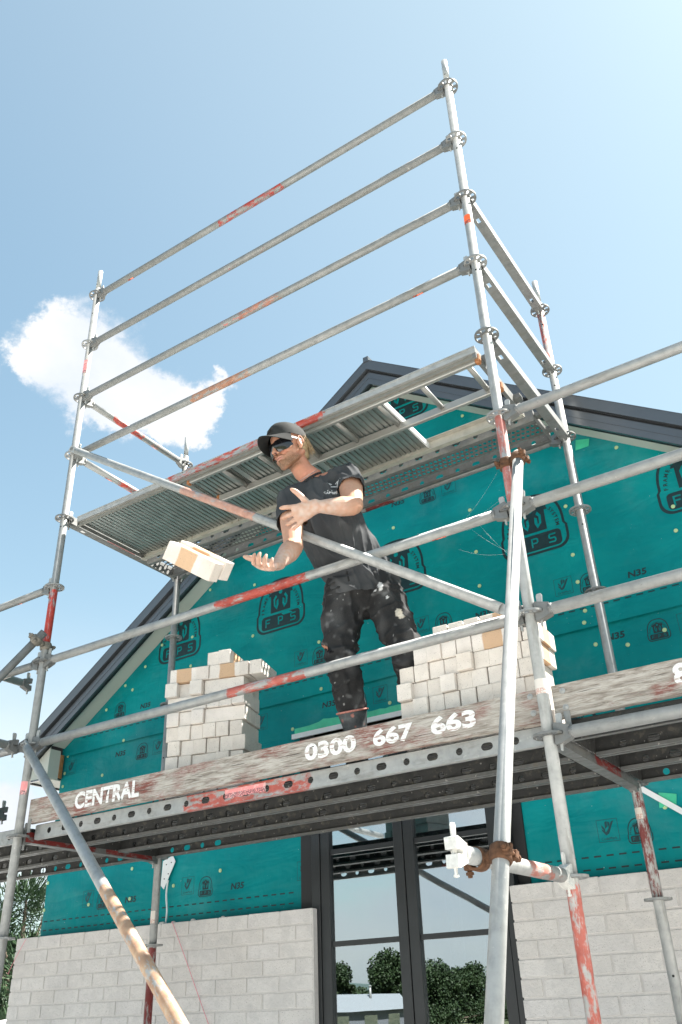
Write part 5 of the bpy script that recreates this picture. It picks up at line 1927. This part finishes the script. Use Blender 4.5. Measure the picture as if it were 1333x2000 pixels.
def hand(bm, W_, A0, N0, T0, flen, curls, spread, thumb, knw=.041):
    A, N, T = A0 * HSZ, N0 * HSZ, T0 * HSZ
    """W_ wrist, A finger direction, N palm side, T thumb side"""
    loft(bm, [(W_ - A * .012, .031, .023), (W_ + A * .018, .033, .018), (W_ + A * .050, .040, .0155), (W_ + A * .080, .043, .0135), (W_ + A * .092, .041, .011)], T, 18)
    ell(bm, W_ + A * .034 + T * .024 + N * .010, (A0, T0, N0), (.030, .017, .014))      # ball of the thumb
    ell(bm, W_ + A * .040 - T * .024 + N * .008, (A0, T0, N0), (.032, .014, .012))
    rad = (.0100, .0104, .0098, .0088)
    for i in range(4):
        off = knw * (.82 - .56 * i)
        base = W_ + A * (.086 - .004 * abs(i - 1.3)) + T * off
        a0 = R(spread[i])
        d = A * math.cos(a0) + T * math.sin(a0)
        ang = 0.0; p = base - d * .016
        secs = [(p, rad[i] * 1.05, rad[i] * 1.05), (base, rad[i] * 1.1, rad[i] * 1.05)]
        p = base
        for q in range(3):
            ang += R(curls[i][q])
            dd = d * math.cos(ang) + N * math.sin(ang)
            L_ = flen[i] * (.46, .30, .24)[q]
            secs.append((p + dd * L_ * .5, rad[i] * (1.0, .92, .86)[q], rad[i] * (.98, .9, .82)[q]))
            p = p + dd * L_
            secs.append((p, rad[i] * (1.03, .95, .62)[q], rad[i] * (1.0, .92, .58)[q]))
        loft(bm, secs, T, 12)
    b0 = W_ + A * .022 + T * .026 + N * .006
    p = b0; secs = [(p, .015, .014)]
    for (da, dt, dn, L_, r) in thumb:
        dd = (A * da + T * dt + N * dn).normalized() * HSZ
        secs.append((p + dd * L_ * .5, r * 1.02, r)); p = p + dd * L_; secs.append((p, r, r * .95))
    s0 = secs[-1]; secs[-1] = (s0[0], s0[1] * .62, s0[2] * .6)
    loft(bm, secs, N, 12)


SC = HSZ = 1.17
# right hand: cupped palm up below the flying bricks, thumb to the side
A = (CR * -.50 + CU * -.10 + CF * -.86).normalized()
N = (CU * .95 + CF * -.25); N = (N - A * N.dot(A)).normalized()
T = A.cross(N)
if T.dot(-CR) < 0: T = -T
hand(bm, J['wrR'], A, N, T, (.070, .078, .072, .058), ((30, 48, 40), (34, 50, 40), (36, 52, 42), (36, 50, 40)), (7, 1, -5, -12), ((.30, .95, .1, .046, .0140), (.08, 1, .10, .037, .0125), (.0, 1, .05, .028, .0110)))
# left hand: open, thumb up, back of the hand to the viewer
A = (CR * -.88 + CU * -.38 + CF * -.26).normalized()
N = (CF * 1.0 + CR * -.25 + CU * -.05); N = (N - A * N.dot(A)).normalized()
T = A.cross(N)
if T.dot(CU) < 0: T = -T
hand(bm, J['wrL'], A, N, T, (.062, .069, .064, .052), ((10, 18, 14), (14, 20, 14), (16, 22, 16), (18, 22, 16)), (17, -3, -13, -25), ((.35, .92, .05, .038, .0138), (.45, .88, .0, .030, .0122), (.60, .78, .0, .023, .0106)))
SC = 1.0
body_me = remesh(bm, 'body', .0034, 2, attr_mat('sunburnt_skin', .48, .35, 30, .10, .12, .001, .12), .4)


def skin(co):
    d = co - HC
    f, s_, u = d.dot(HF) / HSC, d.dot(HS) / HSC, d.dot(HU) / HSC
    c = [.50, .275, .185]
    n = mnoise.noise(co * 40)
    if d.length < .185 and co.z > NB.z - .03:
        c = [.50, .255, .17]
        if u < -.05 and f < .02: c = [.47, .215, .14]                      # sun-reddened neck
        ck = max(0, 1 - ((f - .075) ** 2 + (abs(s_) - .035) ** 2 + (u + .02) ** 2) / .0016)
        c = [c[0] * (1 + .05 * ck), c[1] * (1 - .14 * ck), c[2] * (1 - .14 * ck)]
        # beard and moustache: short fair-brown hair on jaw, chin and lip
        jaw = max(0.0, min(1.0, (-.052 - u + .25 * max(0, f - .055) * 0) / .022)) if f > -.01 else 0
        jaw *= max(0.0, min(1.0, (u + .128) / .02)) * max(0.0, min(1.0, (f + .012) / .03))
        mous = 1.0 if (f > .080 and -.056 < u < -.043 and abs(s_) < .032) else 0.0
        lips = 1.0 if (f > .078 and -.0745 < u < -.0565 and abs(s_) < .021) else 0.0
        k = max(jaw, mous * .8) * (.72 + .5 * mnoise.noise(co * 260))
        if u < -.078 and f > .045: k *= 1.25
        k = max(0, min(.9, k)) * (1 - lips)
        bc = (.155, .085, .045)
        c = [c[i] * (1 - k) + bc[i] * k for i in range(3)]
        if lips:
            c = [.40, .19, .14]
            if abs(u + .0655) < .0018: c = [.16, .05, .04]
        if abs(u + .040) < .004 and f > .094 and abs(abs(s_) - .008) < .004: c = [.12, .05, .04]
        if f < -.06 or u > .07: c = [.25, .17, .10]
    elif co.z > NB.z - .16 and (co - NB).length < .2:
        c = [.50, .22, .15]
    for w, k0 in ((J['wrR'], 1), (J['wrL'], 1)):
        dd = (co - w).length
        if dd < .24:
            k = max(0.0, min(1.0, (.20 - dd) / .12)) * (.45 + .45 * mnoise.noise(co * 55))
            nrm = .60, .49, .43
            k = max(0, min(.85, k))
            c = [c[i] * (1 - k) + nrm[i] * k for i in range(3)]
    return (max(0, c[0] * (1 + .04 * n)), max(0, c[1]), max(0, c[2]), 1.0)


tint(body_me, skin)
body = mp('body', body_me)
# eyes behind the glasses, brows
eb = MB(); ew = simple('eye_white', (.6, .58, .55), .3); ei = simple('eye_iris', (.05, .09, .12), .2)
for s_ in (-1, 1):
    mb = MB(); c = H(.068, s_ * .031, -.001); mb.ball(c, .0132, 10, 8); e = mp('eye', mb, ew, None)
    mb = MB(); mb.ball(c + HF * .0075, .0062, 8, 6); mp('iris', mb, ei, e)

# --- cap
CAPC = simple('black_cap_cloth', (.030, .031, .030), .85, 0, .35, 26, .5, .25, .002)
CAPU = simple('grey_brim_cloth', (.022, .023, .023), .85, 0, .2, 40, .4, .25, .001)
CAX = R(-7)                                       # the cap sits a little nose-down
KF = (HF * math.cos(CAX) - HU * math.sin(CAX)).normalized(); KU = (HU * math.cos(CAX) + HF * math.sin(CAX)).normalized()
KC = H(-.006, 0, .036)
def K(f, s, u): return KC + (KF * f + HS * s + KU * u) * HSC
mb = MB(); vs = []; NU, NV = 28, 10
for j in range(NV + 1):
    ph = (math.pi / 2) * j / NV
    for i in range(NU):
        a = 2 * math.pi * i / NU
        seam = 1 + .010 * (1 if i % 5 == 0 else 0) * math.cos(ph)
        rf = .110 if math.cos(a) > 0 else .112
        cf = math.cos(ph) ** .72
        pt = K(rf * math.cos(a) * cf * seam, .0885 * math.sin(a) * cf * seam, -.006 + .106 * math.sin(ph) ** .90 + (.012 * max(0, math.cos(a)) * math.cos(ph)))
        pt = pt + HU * .0025 * mnoise.noise(pt * 22)
        vs.append(pt)
fs = []
for j in range(NV):
    for i in range(NU):
        a, b = j * NU + i, j * NU + (i + 1) % NU
        fs.append((a, b, b + NU, a + NU))
mb.add(vs, fs, 0, True)
cap = mp('cap', mb, CAPC)
mb = MB(); vs = []; n, q = 22, 7                 # brim: curved sheet with a thickness
for th in (0, 1):
    for i in range(n + 1):
        s0 = -1 + 2 * i / n
        for j in range(q + 1):
            t_ = j / q
            w = .083
            edge = math.sqrt(max(0, 1 - abs(s0) ** 2.6))
            s_ = .080 * s0
            f = .111 * math.sqrt(max(0, 1 - (s_ / .0885) ** 2)) - .003 + .072 * edge * t_
            u = .002 + .008 * (1 - abs(s0)) - t_ * (.016 + .034 * abs(s0) ** 1.6) - th * .0035
            vs.append(K(f, s_ * (1 + .04 * t_), u))
k1 = (n + 1) * (q + 1)
for i in range(n):
    for j in range(q):
        a = i * (q + 1) + j
        fs_ = (a, a + q + 1, a + q + 2, a + 1)
        mb_f = fs_
        if i == 0 and j == 0: fs = []
        fs.append(fs_); fs.append(tuple(k1 + x for x in reversed(fs_)))
for i in range(n):
    a = i * (q + 1) + q; fs.append((a, a + q + 1, k1 + a + q + 1, k1 + a))
mb.add(vs, fs, 0, True)
mp('brim', mb, CAPU, cap)
mb = MB(); c = K(0, 0, .101); mb.ball(c, .007, 10, 6)
mp('button', mb, CAPC, cap)
mb = MB()
for i, (a0, a1) in enumerate(((.052, .052), (.043, .043), (.034, .034))):      # raised stitched emblem on the front
    p = []
    for t_ in range(7):
        s_ = .022 - .040 * t_ / 6
        uu = a0 + .004 * t_ / 6
        ff = .1135 * math.sqrt(max(0, 1 - (s_ / .09) ** 2)) * (math.cos(math.asin(min(1, uu / .105)))) ** .78
        p.append(K(ff + .003, s_, uu))
    for x, y in zip(p, p[1:]): mb.tube(x, y, .0024, seg=6)
mp('emblem', mb, CAPC, cap)

# --- sunglasses
LENS = simple('black_mirror_lens', (.008, .008, .010), .06, 0, .05, 10, 0, .9)
GFR = simple('white_glasses_arm', (.68, .62, .60), .4, 0, .05, 10, 0)
mb = MB(); vs = []; n = 30; q = 6
for i in range(n + 1):
    a = R(-80 + 160 * i / n); s_ = math.sin(a)
    ff = .030 + .071 * math.cos(a)
    nose = math.exp(-(s_ / .17) ** 2)
    ends = max(0, (abs(s_) - .80) / .2)
    lo = -.042 + .036 * nose + .018 * ends
    hi = .024 - .004 * nose - .008 * ends
    for j in range(q + 1):
        t_ = j / q
        vs.append(H(ff + .006 * math.sin(math.pi * t_), .078 * s_, lo + (hi - lo) * t_))
fs = []
for i in range(n):
    for j in range(q):
        a = i * (q + 1) + j; fs.append((a, a + q + 1, a + q + 2, a + 1))
mb.add(vs, fs, 0, True)
gl = mp('sunglasses', mb, LENS)
for s_ in (-1, 1):
    mb = MB(); P_ = [H(.046, s_ * .0775, .018), H(.030, s_ * .0795, .017), H(.0, s_ * .081, .012), H(-.022, s_ * .080, .006)]
    for k_, (x, y) in enumerate(zip(P_, P_[1:])):
        d = (y - x); u_ = HU
        for_ = [(x, .0062 - .001 * k_), (y, .0052 - .001 * k_)]
        vs = []
        for p, h in for_:
            for ds, du in ((-.0016, -h), (.0016, -h), (.0016, h), (-.0016, h)): vs.append(p + HS * ds + u_ * du)
        mb.add(vs, [(0, 1, 5, 4), (1, 2, 6, 5), (2, 3, 7, 6), (3, 0, 4, 7), (0, 3, 2, 1), (4, 5, 6, 7)])
    mp('temple_arm', mb, GFR, gl)

# --- hair: fair strands from under the cap to the nape
hm, ht, hb = mat('fair_hair')
hn = ht.noise(obc(ht), 90, 3, .6)
ht.put(hb.inputs['Base Color'], ht.ramp(hn, [(.3, (.17, .11, .055)), (.7, (.46, .33, .19))])); hb.inputs['Roughness'].default_value = .45
rr = random.Random(3); mb = MB()
for i in range(620):
    side = rr.choice((-1, 1)); a = rr.uniform(0, 1)
    # from over the ear round to the back of the head
    ang = R(95 + 82 * a)
    s0 = side * math.sin(ang); c0 = math.cos(ang)
    r0 = .082 + rr.uniform(-.004, .006)
    p = H(-.012 + .108 * c0 + rr.uniform(-.004, .004), s0 * r0, .030 + rr.uniform(-.012, .010))
    long_ = rr.uniform(.06, .115) if a > .22 else rr.uniform(.018, .034)
    pts = [p]
    d = (HU * -1 + HF * (-.10 if a < .5 else .05) + HS * (side * .06)).normalized()
    for k_ in range(5):
        d = (d + HF * (.10 * (1 if a > .5 else -.4)) + HS * rr.uniform(-.10, .10) + HF * rr.uniform(-.10, .10) - HS * side * .05).normalized()
        p = p + d * long_ / 5; pts.append(p)
    w0 = rr.uniform(.0010, .0022)
    wv = (HS * rr.uniform(-1, 1) + HF * rr.uniform(-1, 1)).normalized()
    vs = []
    for k_, p in enumerate(pts):
        w = w0 * (1 - k_ / 5.5)
        vs += [p - wv * w, p + wv * w]
    mb.add(vs, [(2 * k_, 2 * k_ + 1, 2 * k_ + 3, 2 * k_ + 2) for k_ in range(5)], 0, True)
mp('hair', mb, hm)
bm = bmesh.new(); SC = HSC
ell(bm, H(-.040, 0, .000), HA, (.068, .078, .062)); ell(bm, H(-.052, 0, -.040), HA, (.046, .060, .045))
SC = 1.0
hme = remesh(bm, 'hair', .005, 2, hm)
mp('hair', hme)

# --- T-shirt


def thicken(me, th):
    o = bpy.data.objects.new('tmp', me); COL.objects.link(o)
    s_ = o.modifiers.new('s', 'SOLIDIFY'); s_.thickness = th; s_.offset = -1; s_.use_even_offset = False
    dg = bpy.context.evaluated_depsgraph_get(); dg.update()
    out = bpy.data.meshes.new_from_object(o.evaluated_get(dg))
    bpy.data.objects.remove(o)
    bm = bmesh.new(); bm.from_mesh(out); bm.to_mesh(me); bm.free(); bpy.data.meshes.remove(out)


def trim(me, planes, thick):
    """open the garment at (point, outward normal, reach) and give the cloth a thickness"""
    bm = bmesh.new(); bm.from_mesh(me); bm.normal_update()
    kill = []
    for f in bm.faces:
        c = f.calc_center_median()
        for p, nrm, reach, kind in planes:
            d = (c - p).dot(nrm)
            if (c - p).length < reach and ((kind == 0 and d > -.0005) or (kind == 1 and d > -.02 and f.normal.dot(nrm) > .62 and d < .03 and ((c - p) - nrm * d).length < .080)): kill.append(f); break
    bmesh.ops.delete(bm, geom=kill, context='FACES')
    # keep the largest island only
    bm.verts.ensure_lookup_table()
    bmesh.ops.delete(bm, geom=[v for v in bm.verts if not v.link_faces], context='VERTS')
    bm.to_mesh(me); bm.free()
    thicken(me, thick)
    for p in me.polygons: p.use_smooth = True
    return me


def folds(me, fn):
    bm = bmesh.new(); bm.from_mesh(me); bm.normal_update()
    dv = [(v, v.normal.copy() * fn(v.co, v.normal)) for v in bm.verts]
    for v, d in dv: v.co += d
    bm.to_mesh(me); bm.free()
    for p in me.polygons: p.use_smooth = True


def ridge(x): return 1 - abs(x) * 2.0


bm = bmesh.new()
NBs = NB + V((.006, .012, -.012))
loft(bm, [(NBs, .082, .068), (NBs + V((.004, .008, -.032)), .135, .086), (J['chest'] + V((0, .01, .07)), .178, .108), (J['chest'], .188, .122), (J['chest'].lerp(J['belly'], .5), .180, .122), (J['belly'], .176, .124), (J['pelvis'] + V((0, 0, .06)), .182, .130), (J['pelvis'] + V((.0, -.0, -.020)), .190, .138), (J['pelvis'] + V((.005, -.0, -.085)), .196, .142), (J['pelvis'] + V((.008, 0, -.14)), .198, .144)], LAT, 28, cap=False)
SLV = {}
for a, b in (('shR', 'elR'), ('shL', 'elL')):
    A_, B_ = J[a], J[b]; d = (B_ - A_).normalized()
    end = A_ + d * (.180 if a == 'shR' else .150)
    SLV[a] = (end, d)
    inn = NB.lerp(A_, .42) + V((0, .012, -.028))
    loft(bm, [(inn, .066, .066), (NB.lerp(A_, .75) + V((0, .004, -.008)), .074, .076), (A_ + V((0, 0, -.002)), .079, .083), (A_ + d * .07, .077, .081), (end - d * .02, .075, .079), (end, .076, .080)], V((0, -1, .2)), 22, cap=False)
sh = remesh(bm, 'tshirt', .0062, 4, None)


def sf(co, nrm):
    q = co - J['chest']
    l, z = q.dot(LAT), q.z
    # long drapes running from his left armpit down across the belly
    w = mnoise.noise(V((l * 9 + z * 6.5, z * 1.8 - l * 2.0, q.y * 3)))
    w2 = mnoise.noise(V((l * 17 + z * 5, z * 3.5, 4.2 + q.y * 5)))
    a = .020 * max(0, 1 - abs(w) * 3.2) ** 1.4 * max(.3, min(1, (.16 - z) / .25)) + .010 * max(0, 1 - abs(w2) * 3.5) ** 1.3
    # bunching over the waist
    b = .006 * mnoise.noise(V((l * 5, z * 26, 8))) * (1 if z < -.20 else .3)
    return a + b - .009


folds(sh, sf)
hem_p = J['pelvis'] + V((.006, 0, -.100))
planes = [(SLV['shR'][0], SLV['shR'][1], .12, 1), (SLV['shL'][0], SLV['shL'][1], .12, 1), (NB + V((-.004, -.014, -.014)), V((-.30, -.52, .80)).normalized(), .0725, 0)]
bm = bmesh.new(); bm.from_mesh(sh)
# wavy hem
kill = [f for f in bm.faces if f.calc_center_median().z < hem_p.z + .018 * mnoise.noise(V((f.calc_center_median().x * 9, f.calc_center_median().y * 9, 0))) - .030 * (f.calc_center_median() - hem_p).dot(LAT) * -3.0 * .5]
bmesh.ops.delete(bm, geom=kill, context='FACES'); bm.to_mesh(sh); bm.free()
trim(sh, planes, .0035)
SHM = attr_mat('faded_charcoal_cotton', .92, .15, 320, .14, .35, .0012)
tint(sh, lambda co: (lambda k: (.050 + k, .053 + k, .057 + k, 1))(max(0, .034 * (mnoise.noise(co * 9) + .25)) + max(0, .05 * (mnoise.noise(co * 26 + V((3, 3, 3))) - .42))))
sh.materials.clear(); sh.materials.append(SHM)
shirt = mp('tshirt', sh)
# collar ribbing
pl_p, pl_n = planes[2][0], planes[2][1]
u1 = (LAT - pl_n * LAT.dot(pl_n)).normalized(); u2 = pl_n.cross(u1)
mb = MB(); P_ = []
for i in range(33):
    a = 2 * math.pi * i / 32
    P_.append(pl_p + u1 * .071 * math.cos(a) + u2 * .069 * math.sin(a) + V((.002, .010, -.004)) + pl_n * .002)
for x, y in zip(P_, P_[1:]): mb.tube(x, y, .0068, seg=8, caps=False)
col_o = mp('collar', mb, simple('charcoal_rib', (.022, .024, .028), .9, 0, .2, 200, .4), shirt)
# printed emblem on his left chest: gable mark over lettering
fx = -J['chest'].cross(V((0, 0, 0)))
cn = V((.57, -.82, .05)).normalized()
pc = J['chest'] + LAT * .075 + V((0, 0, .078))
right_ = LAT.copy(); up_ = cn.cross(right_); up_ = -up_ if up_.z < 0 else up_
ME_ = Matrix(((right_.x, up_.x, cn.x, pc.x), (right_.y, up_.y, cn.y, pc.y), (right_.z, up_.z, cn.z, pc.z), (0, 0, 0, 1)))
WPR = simple('white_shirt_print', (.62, .62, .62), .8, 0, .2, 90, 0)
loops = [rect(-.030, -.006, -.022, .032), rect(.004, -.006, .012, .032), rect(-.036, .028, -.016, .034), rect(-.002, .028, .018, .034), rect(-.036, -.012, -.016, -.006), rect(-.002, -.012, .018, -.006), rect(-.0218, .008, .0038, .014)]
parts = [(plate('p', [l], 0.0), Matrix.Identity(4)) for l in loops]
parts += [(text_mesh('t', 'CAMBRIDGE', .0155, WPR, th=0, align='CENTER', offset=.0006), Matrix.Translation((-.008, -.027, 0))), (text_mesh('t', 'BRICK & BLOCK', .0095, WPR, th=0, align='CENTER', offset=.0003), Matrix.Translation((-.008, -.038, 0)))]
pm = merge_meshes('printed_emblem', parts[:-1], WPR)
from mathutils.bvhtree import BVHTree
_b = bmesh.new(); _b.from_mesh(sh); bvh = BVHTree.FromBMesh(_b); _b.free()
for v in pm.vertices:
    w = ME_ @ (v.co * 1.25)
    hit = bvh.ray_cast(w + cn * .30, -cn)
    v.co = (hit[0] if hit[0] is not None else w) + cn * .0012
mp('printed_emblem', pm, None, shirt)
# fine neck chain
mb = MB(); P_ = []
for i in range(29):
    a = 2 * math.pi * i / 28
    P_.append(NB + u1 * .066 * math.cos(a) + u2 * (.066 * math.sin(a)) + pl_n * .020 + V((0, 0, -.018 * max(0, math.sin(a) * (-1 if u2.y > 0 else 1)))))
for x, y in zip(P_, P_[1:]): mb.tube(x, y, .0013, seg=6, caps=False)
mp('necklace', mb, simple('silver_chain', (.75, .72, .66), .25, .9, .1, 50, 0))

# --- trousers
bm = bmesh.new()
loft(bm, [(J['pelvis'] + V((0, 0, .07)), .150, .105), (J['pelvis'], .165, .118), (J['pelvis'] + V((.004, -.004, -.075)), .172, .122)], LAT, 24)
for a, b, c in (('hipR', 'kneeR', 'ankR'), ('hipL', 'kneeL', 'ankL')):
    A_, B_, C_ = J[a], J[b], J[c]
    loft(bm, [(A_ + V((0, 0, .03)), .098, .112), (A_.lerp(B_, .3), .100, .108), (A_.lerp(B_, .65), .088, .094), (B_, .078, .082), (B_.lerp(C_, .25), .076, .080), (B_.lerp(C_, .45), .069, .072), (B_.lerp(C_, .60), .064, .067)], LAT, 20)
tr = remesh(bm, 'trousers', .0065, 4, None)


def tf(co, nrm):
    k = 0
    for a, b, c in (('hipR', 'kneeR', 'ankR'), ('hipL', 'kneeL', 'ankL')):
        dz = co.z - J[b].z
        if abs((co - J[b]).dot(LAT)) < .13: k += .006 * math.sin(dz * 95 + 9 * (co.x + co.y)) * math.exp(-(dz / .12) ** 2)
    w = mnoise.noise(V((co.x * 11 + co.z * 4, co.y * 11, co.z * 3.0)))
    w2 = mnoise.noise(V((co.x * 6 - co.z * 14, co.y * 9, co.z * 7)))
    return k + .014 * max(0, 1 - abs(w) * 3.2) ** 1.4 + .010 * max(0, 1 - abs(w2) * 3.5) ** 1.3 - .008


folds(tr, tf)
TRM = attr_mat('dusty_black_workwear', .88, .2, 200, .2, .3, .0012)
RIP = V((2.03, .03, 3.105))
SPL = [(V((2.30, .13, 3.40)), .012), (V((2.305, .12, 3.375)), .010), (V((2.28, .12, 3.42)), .007), (V((2.33, .14, 3.33)), .008), (V((2.40, .12, 3.22)), .018), (V((2.41, .12, 3.20)), .014), (V((2.29, .1, 3.36)), .006), (V((1.98, .08, 3.47)), .007), (V((1.985, .08, 3.455)), .007)]


def tc(co):
    k = max(0, .060 * (mnoise.noise(co * 11) + .02)) + max(0, .22 * (mnoise.noise(co * 31) - .36))
    c = [.024 + k, .024 + k, .025 + k]
    if mnoise.noise(co * 80 + V((9, 1, 4))) > .70: c = [.30, .30, .30]
    for p, r in SPL:
        d = math.hypot((co - p).dot(CR), (co - p).dot(CU)) + .004 * mnoise.noise(co * 120)
        if d < r and (co - p).length < .12: c = [.55, .50, .42] if p.z < 3.25 else [.6, .6, .6]
    dx, dz = (co - RIP).dot(CR), (co - RIP).dot(CU)
    e = (dx / .034) ** 2 + ((dz + dx * .12) / .0085) ** 2
    if (co - RIP).length < .10:
        if e < .55 and dx < .015: c = [.42, .20, .13]
        elif e < 1.6: c = [.003, .003, .004]
    return (c[0], c[1], c[2], 1)


tint(tr, tc)
tr.materials.append(TRM)
mp('trousers', tr)

# --- boots
BTM = attr_mat('worn_grey_rubber', .6, .4, 60, .35, .4, .002)
for a, kn, fw in (('ankR', 'kneeR', V((.35, -.94, 0))), ('ankL', 'kneeL', V((.75, -.66, 0)))):
    A_ = J[a].copy(); fw = fw.normalized(); sd = V((-fw.y, fw.x, 0)); A_.z = 2.66
    top = J[kn].lerp(J[a], .60)
    bm = bmesh.new()
    loft(bm, [(A_ - fw * .01 + V((0, 0, -.03)), .040, .048), (A_.lerp(top, .4), .050, .058), (top, .073, .080)], sd, 20, cap=False)
    loft(bm, [(A_ - fw * .065 + V((0, 0, -.052)), .036, .042), (A_ + V((0, 0, -.050)), .040, .045), (A_ + fw * .08 + V((0, 0, -.058)), .046, .036), (A_ + fw * .15 + V((0, 0, -.062)), .046, .030), (A_ + fw * .19 + V((0, 0, -.066)), .036, .024)], sd, 18)
    bt = remesh(bm, 'boot', .006, 3, BTM)
    bmm = bmesh.new(); bmm.from_mesh(bt)
    ax = (top - A_).normalized()
    bmesh.ops.delete(bmm, geom=[f for f in bmm.faces if (f.calc_center_median() - top).dot(ax) > -.010], context='FACES')
    for v in bmm.verts: v.co.z = max(v.co.z, 2.5725)
    bmm.to_mesh(bt); bmm.free(); thicken(bt, .003)
    for p in bt.polygons: p.use_smooth = True
    tint(bt, lambda co: (lambda k: (.075 + k, .082 + k, .088 + k, 1) if mnoise.noise(co * 42 + V((2, 0, 0))) < .50 else (.40, .16, .13, 1))(max(0, .12 * mnoise.noise(co * 24))))
    b_o = mp('boot', bt)
    mb = MB(); P_ = []
    s2 = ax.cross(sd).normalized(); s1 = s2.cross(ax)
    for i in range(29):
        q = 2 * math.pi * i / 28; P_.append(top - ax * .010 + s1 * .0735 * math.cos(q) + s2 * .0805 * math.sin(q))
    for x, y in zip(P_, P_[1:]): mb.tube(x, y, .0048, seg=8, caps=False)
    mp('boot_rim', mb, simple('salmon_rubber', (.50, .20, .16), .6, 0, .2, 50, .1), b_o)
    mb = MB(); vs = []
    for i in range(20):
        q = 2 * math.pi * i / 20; cs_, sn = math.cos(q), math.sin(q)
        f0 = .06 + .135 * cs_; w0 = (.048 if cs_ > -.2 else .040) * sn
        for zz in (2.564, 2.576): vs.append(V((A_.x, A_.y, 0)) + fw * f0 + sd * w0 + V((0, 0, zz)))
    mb.add(vs, [(2 * i, 2 * ((i + 1) % 20), 2 * ((i + 1) % 20) + 1, 2 * i + 1) for i in range(20)] + [tuple(2 * i + 1 for i in range(20))])
    mp('sole', mb, BLACKGAP, b_o)
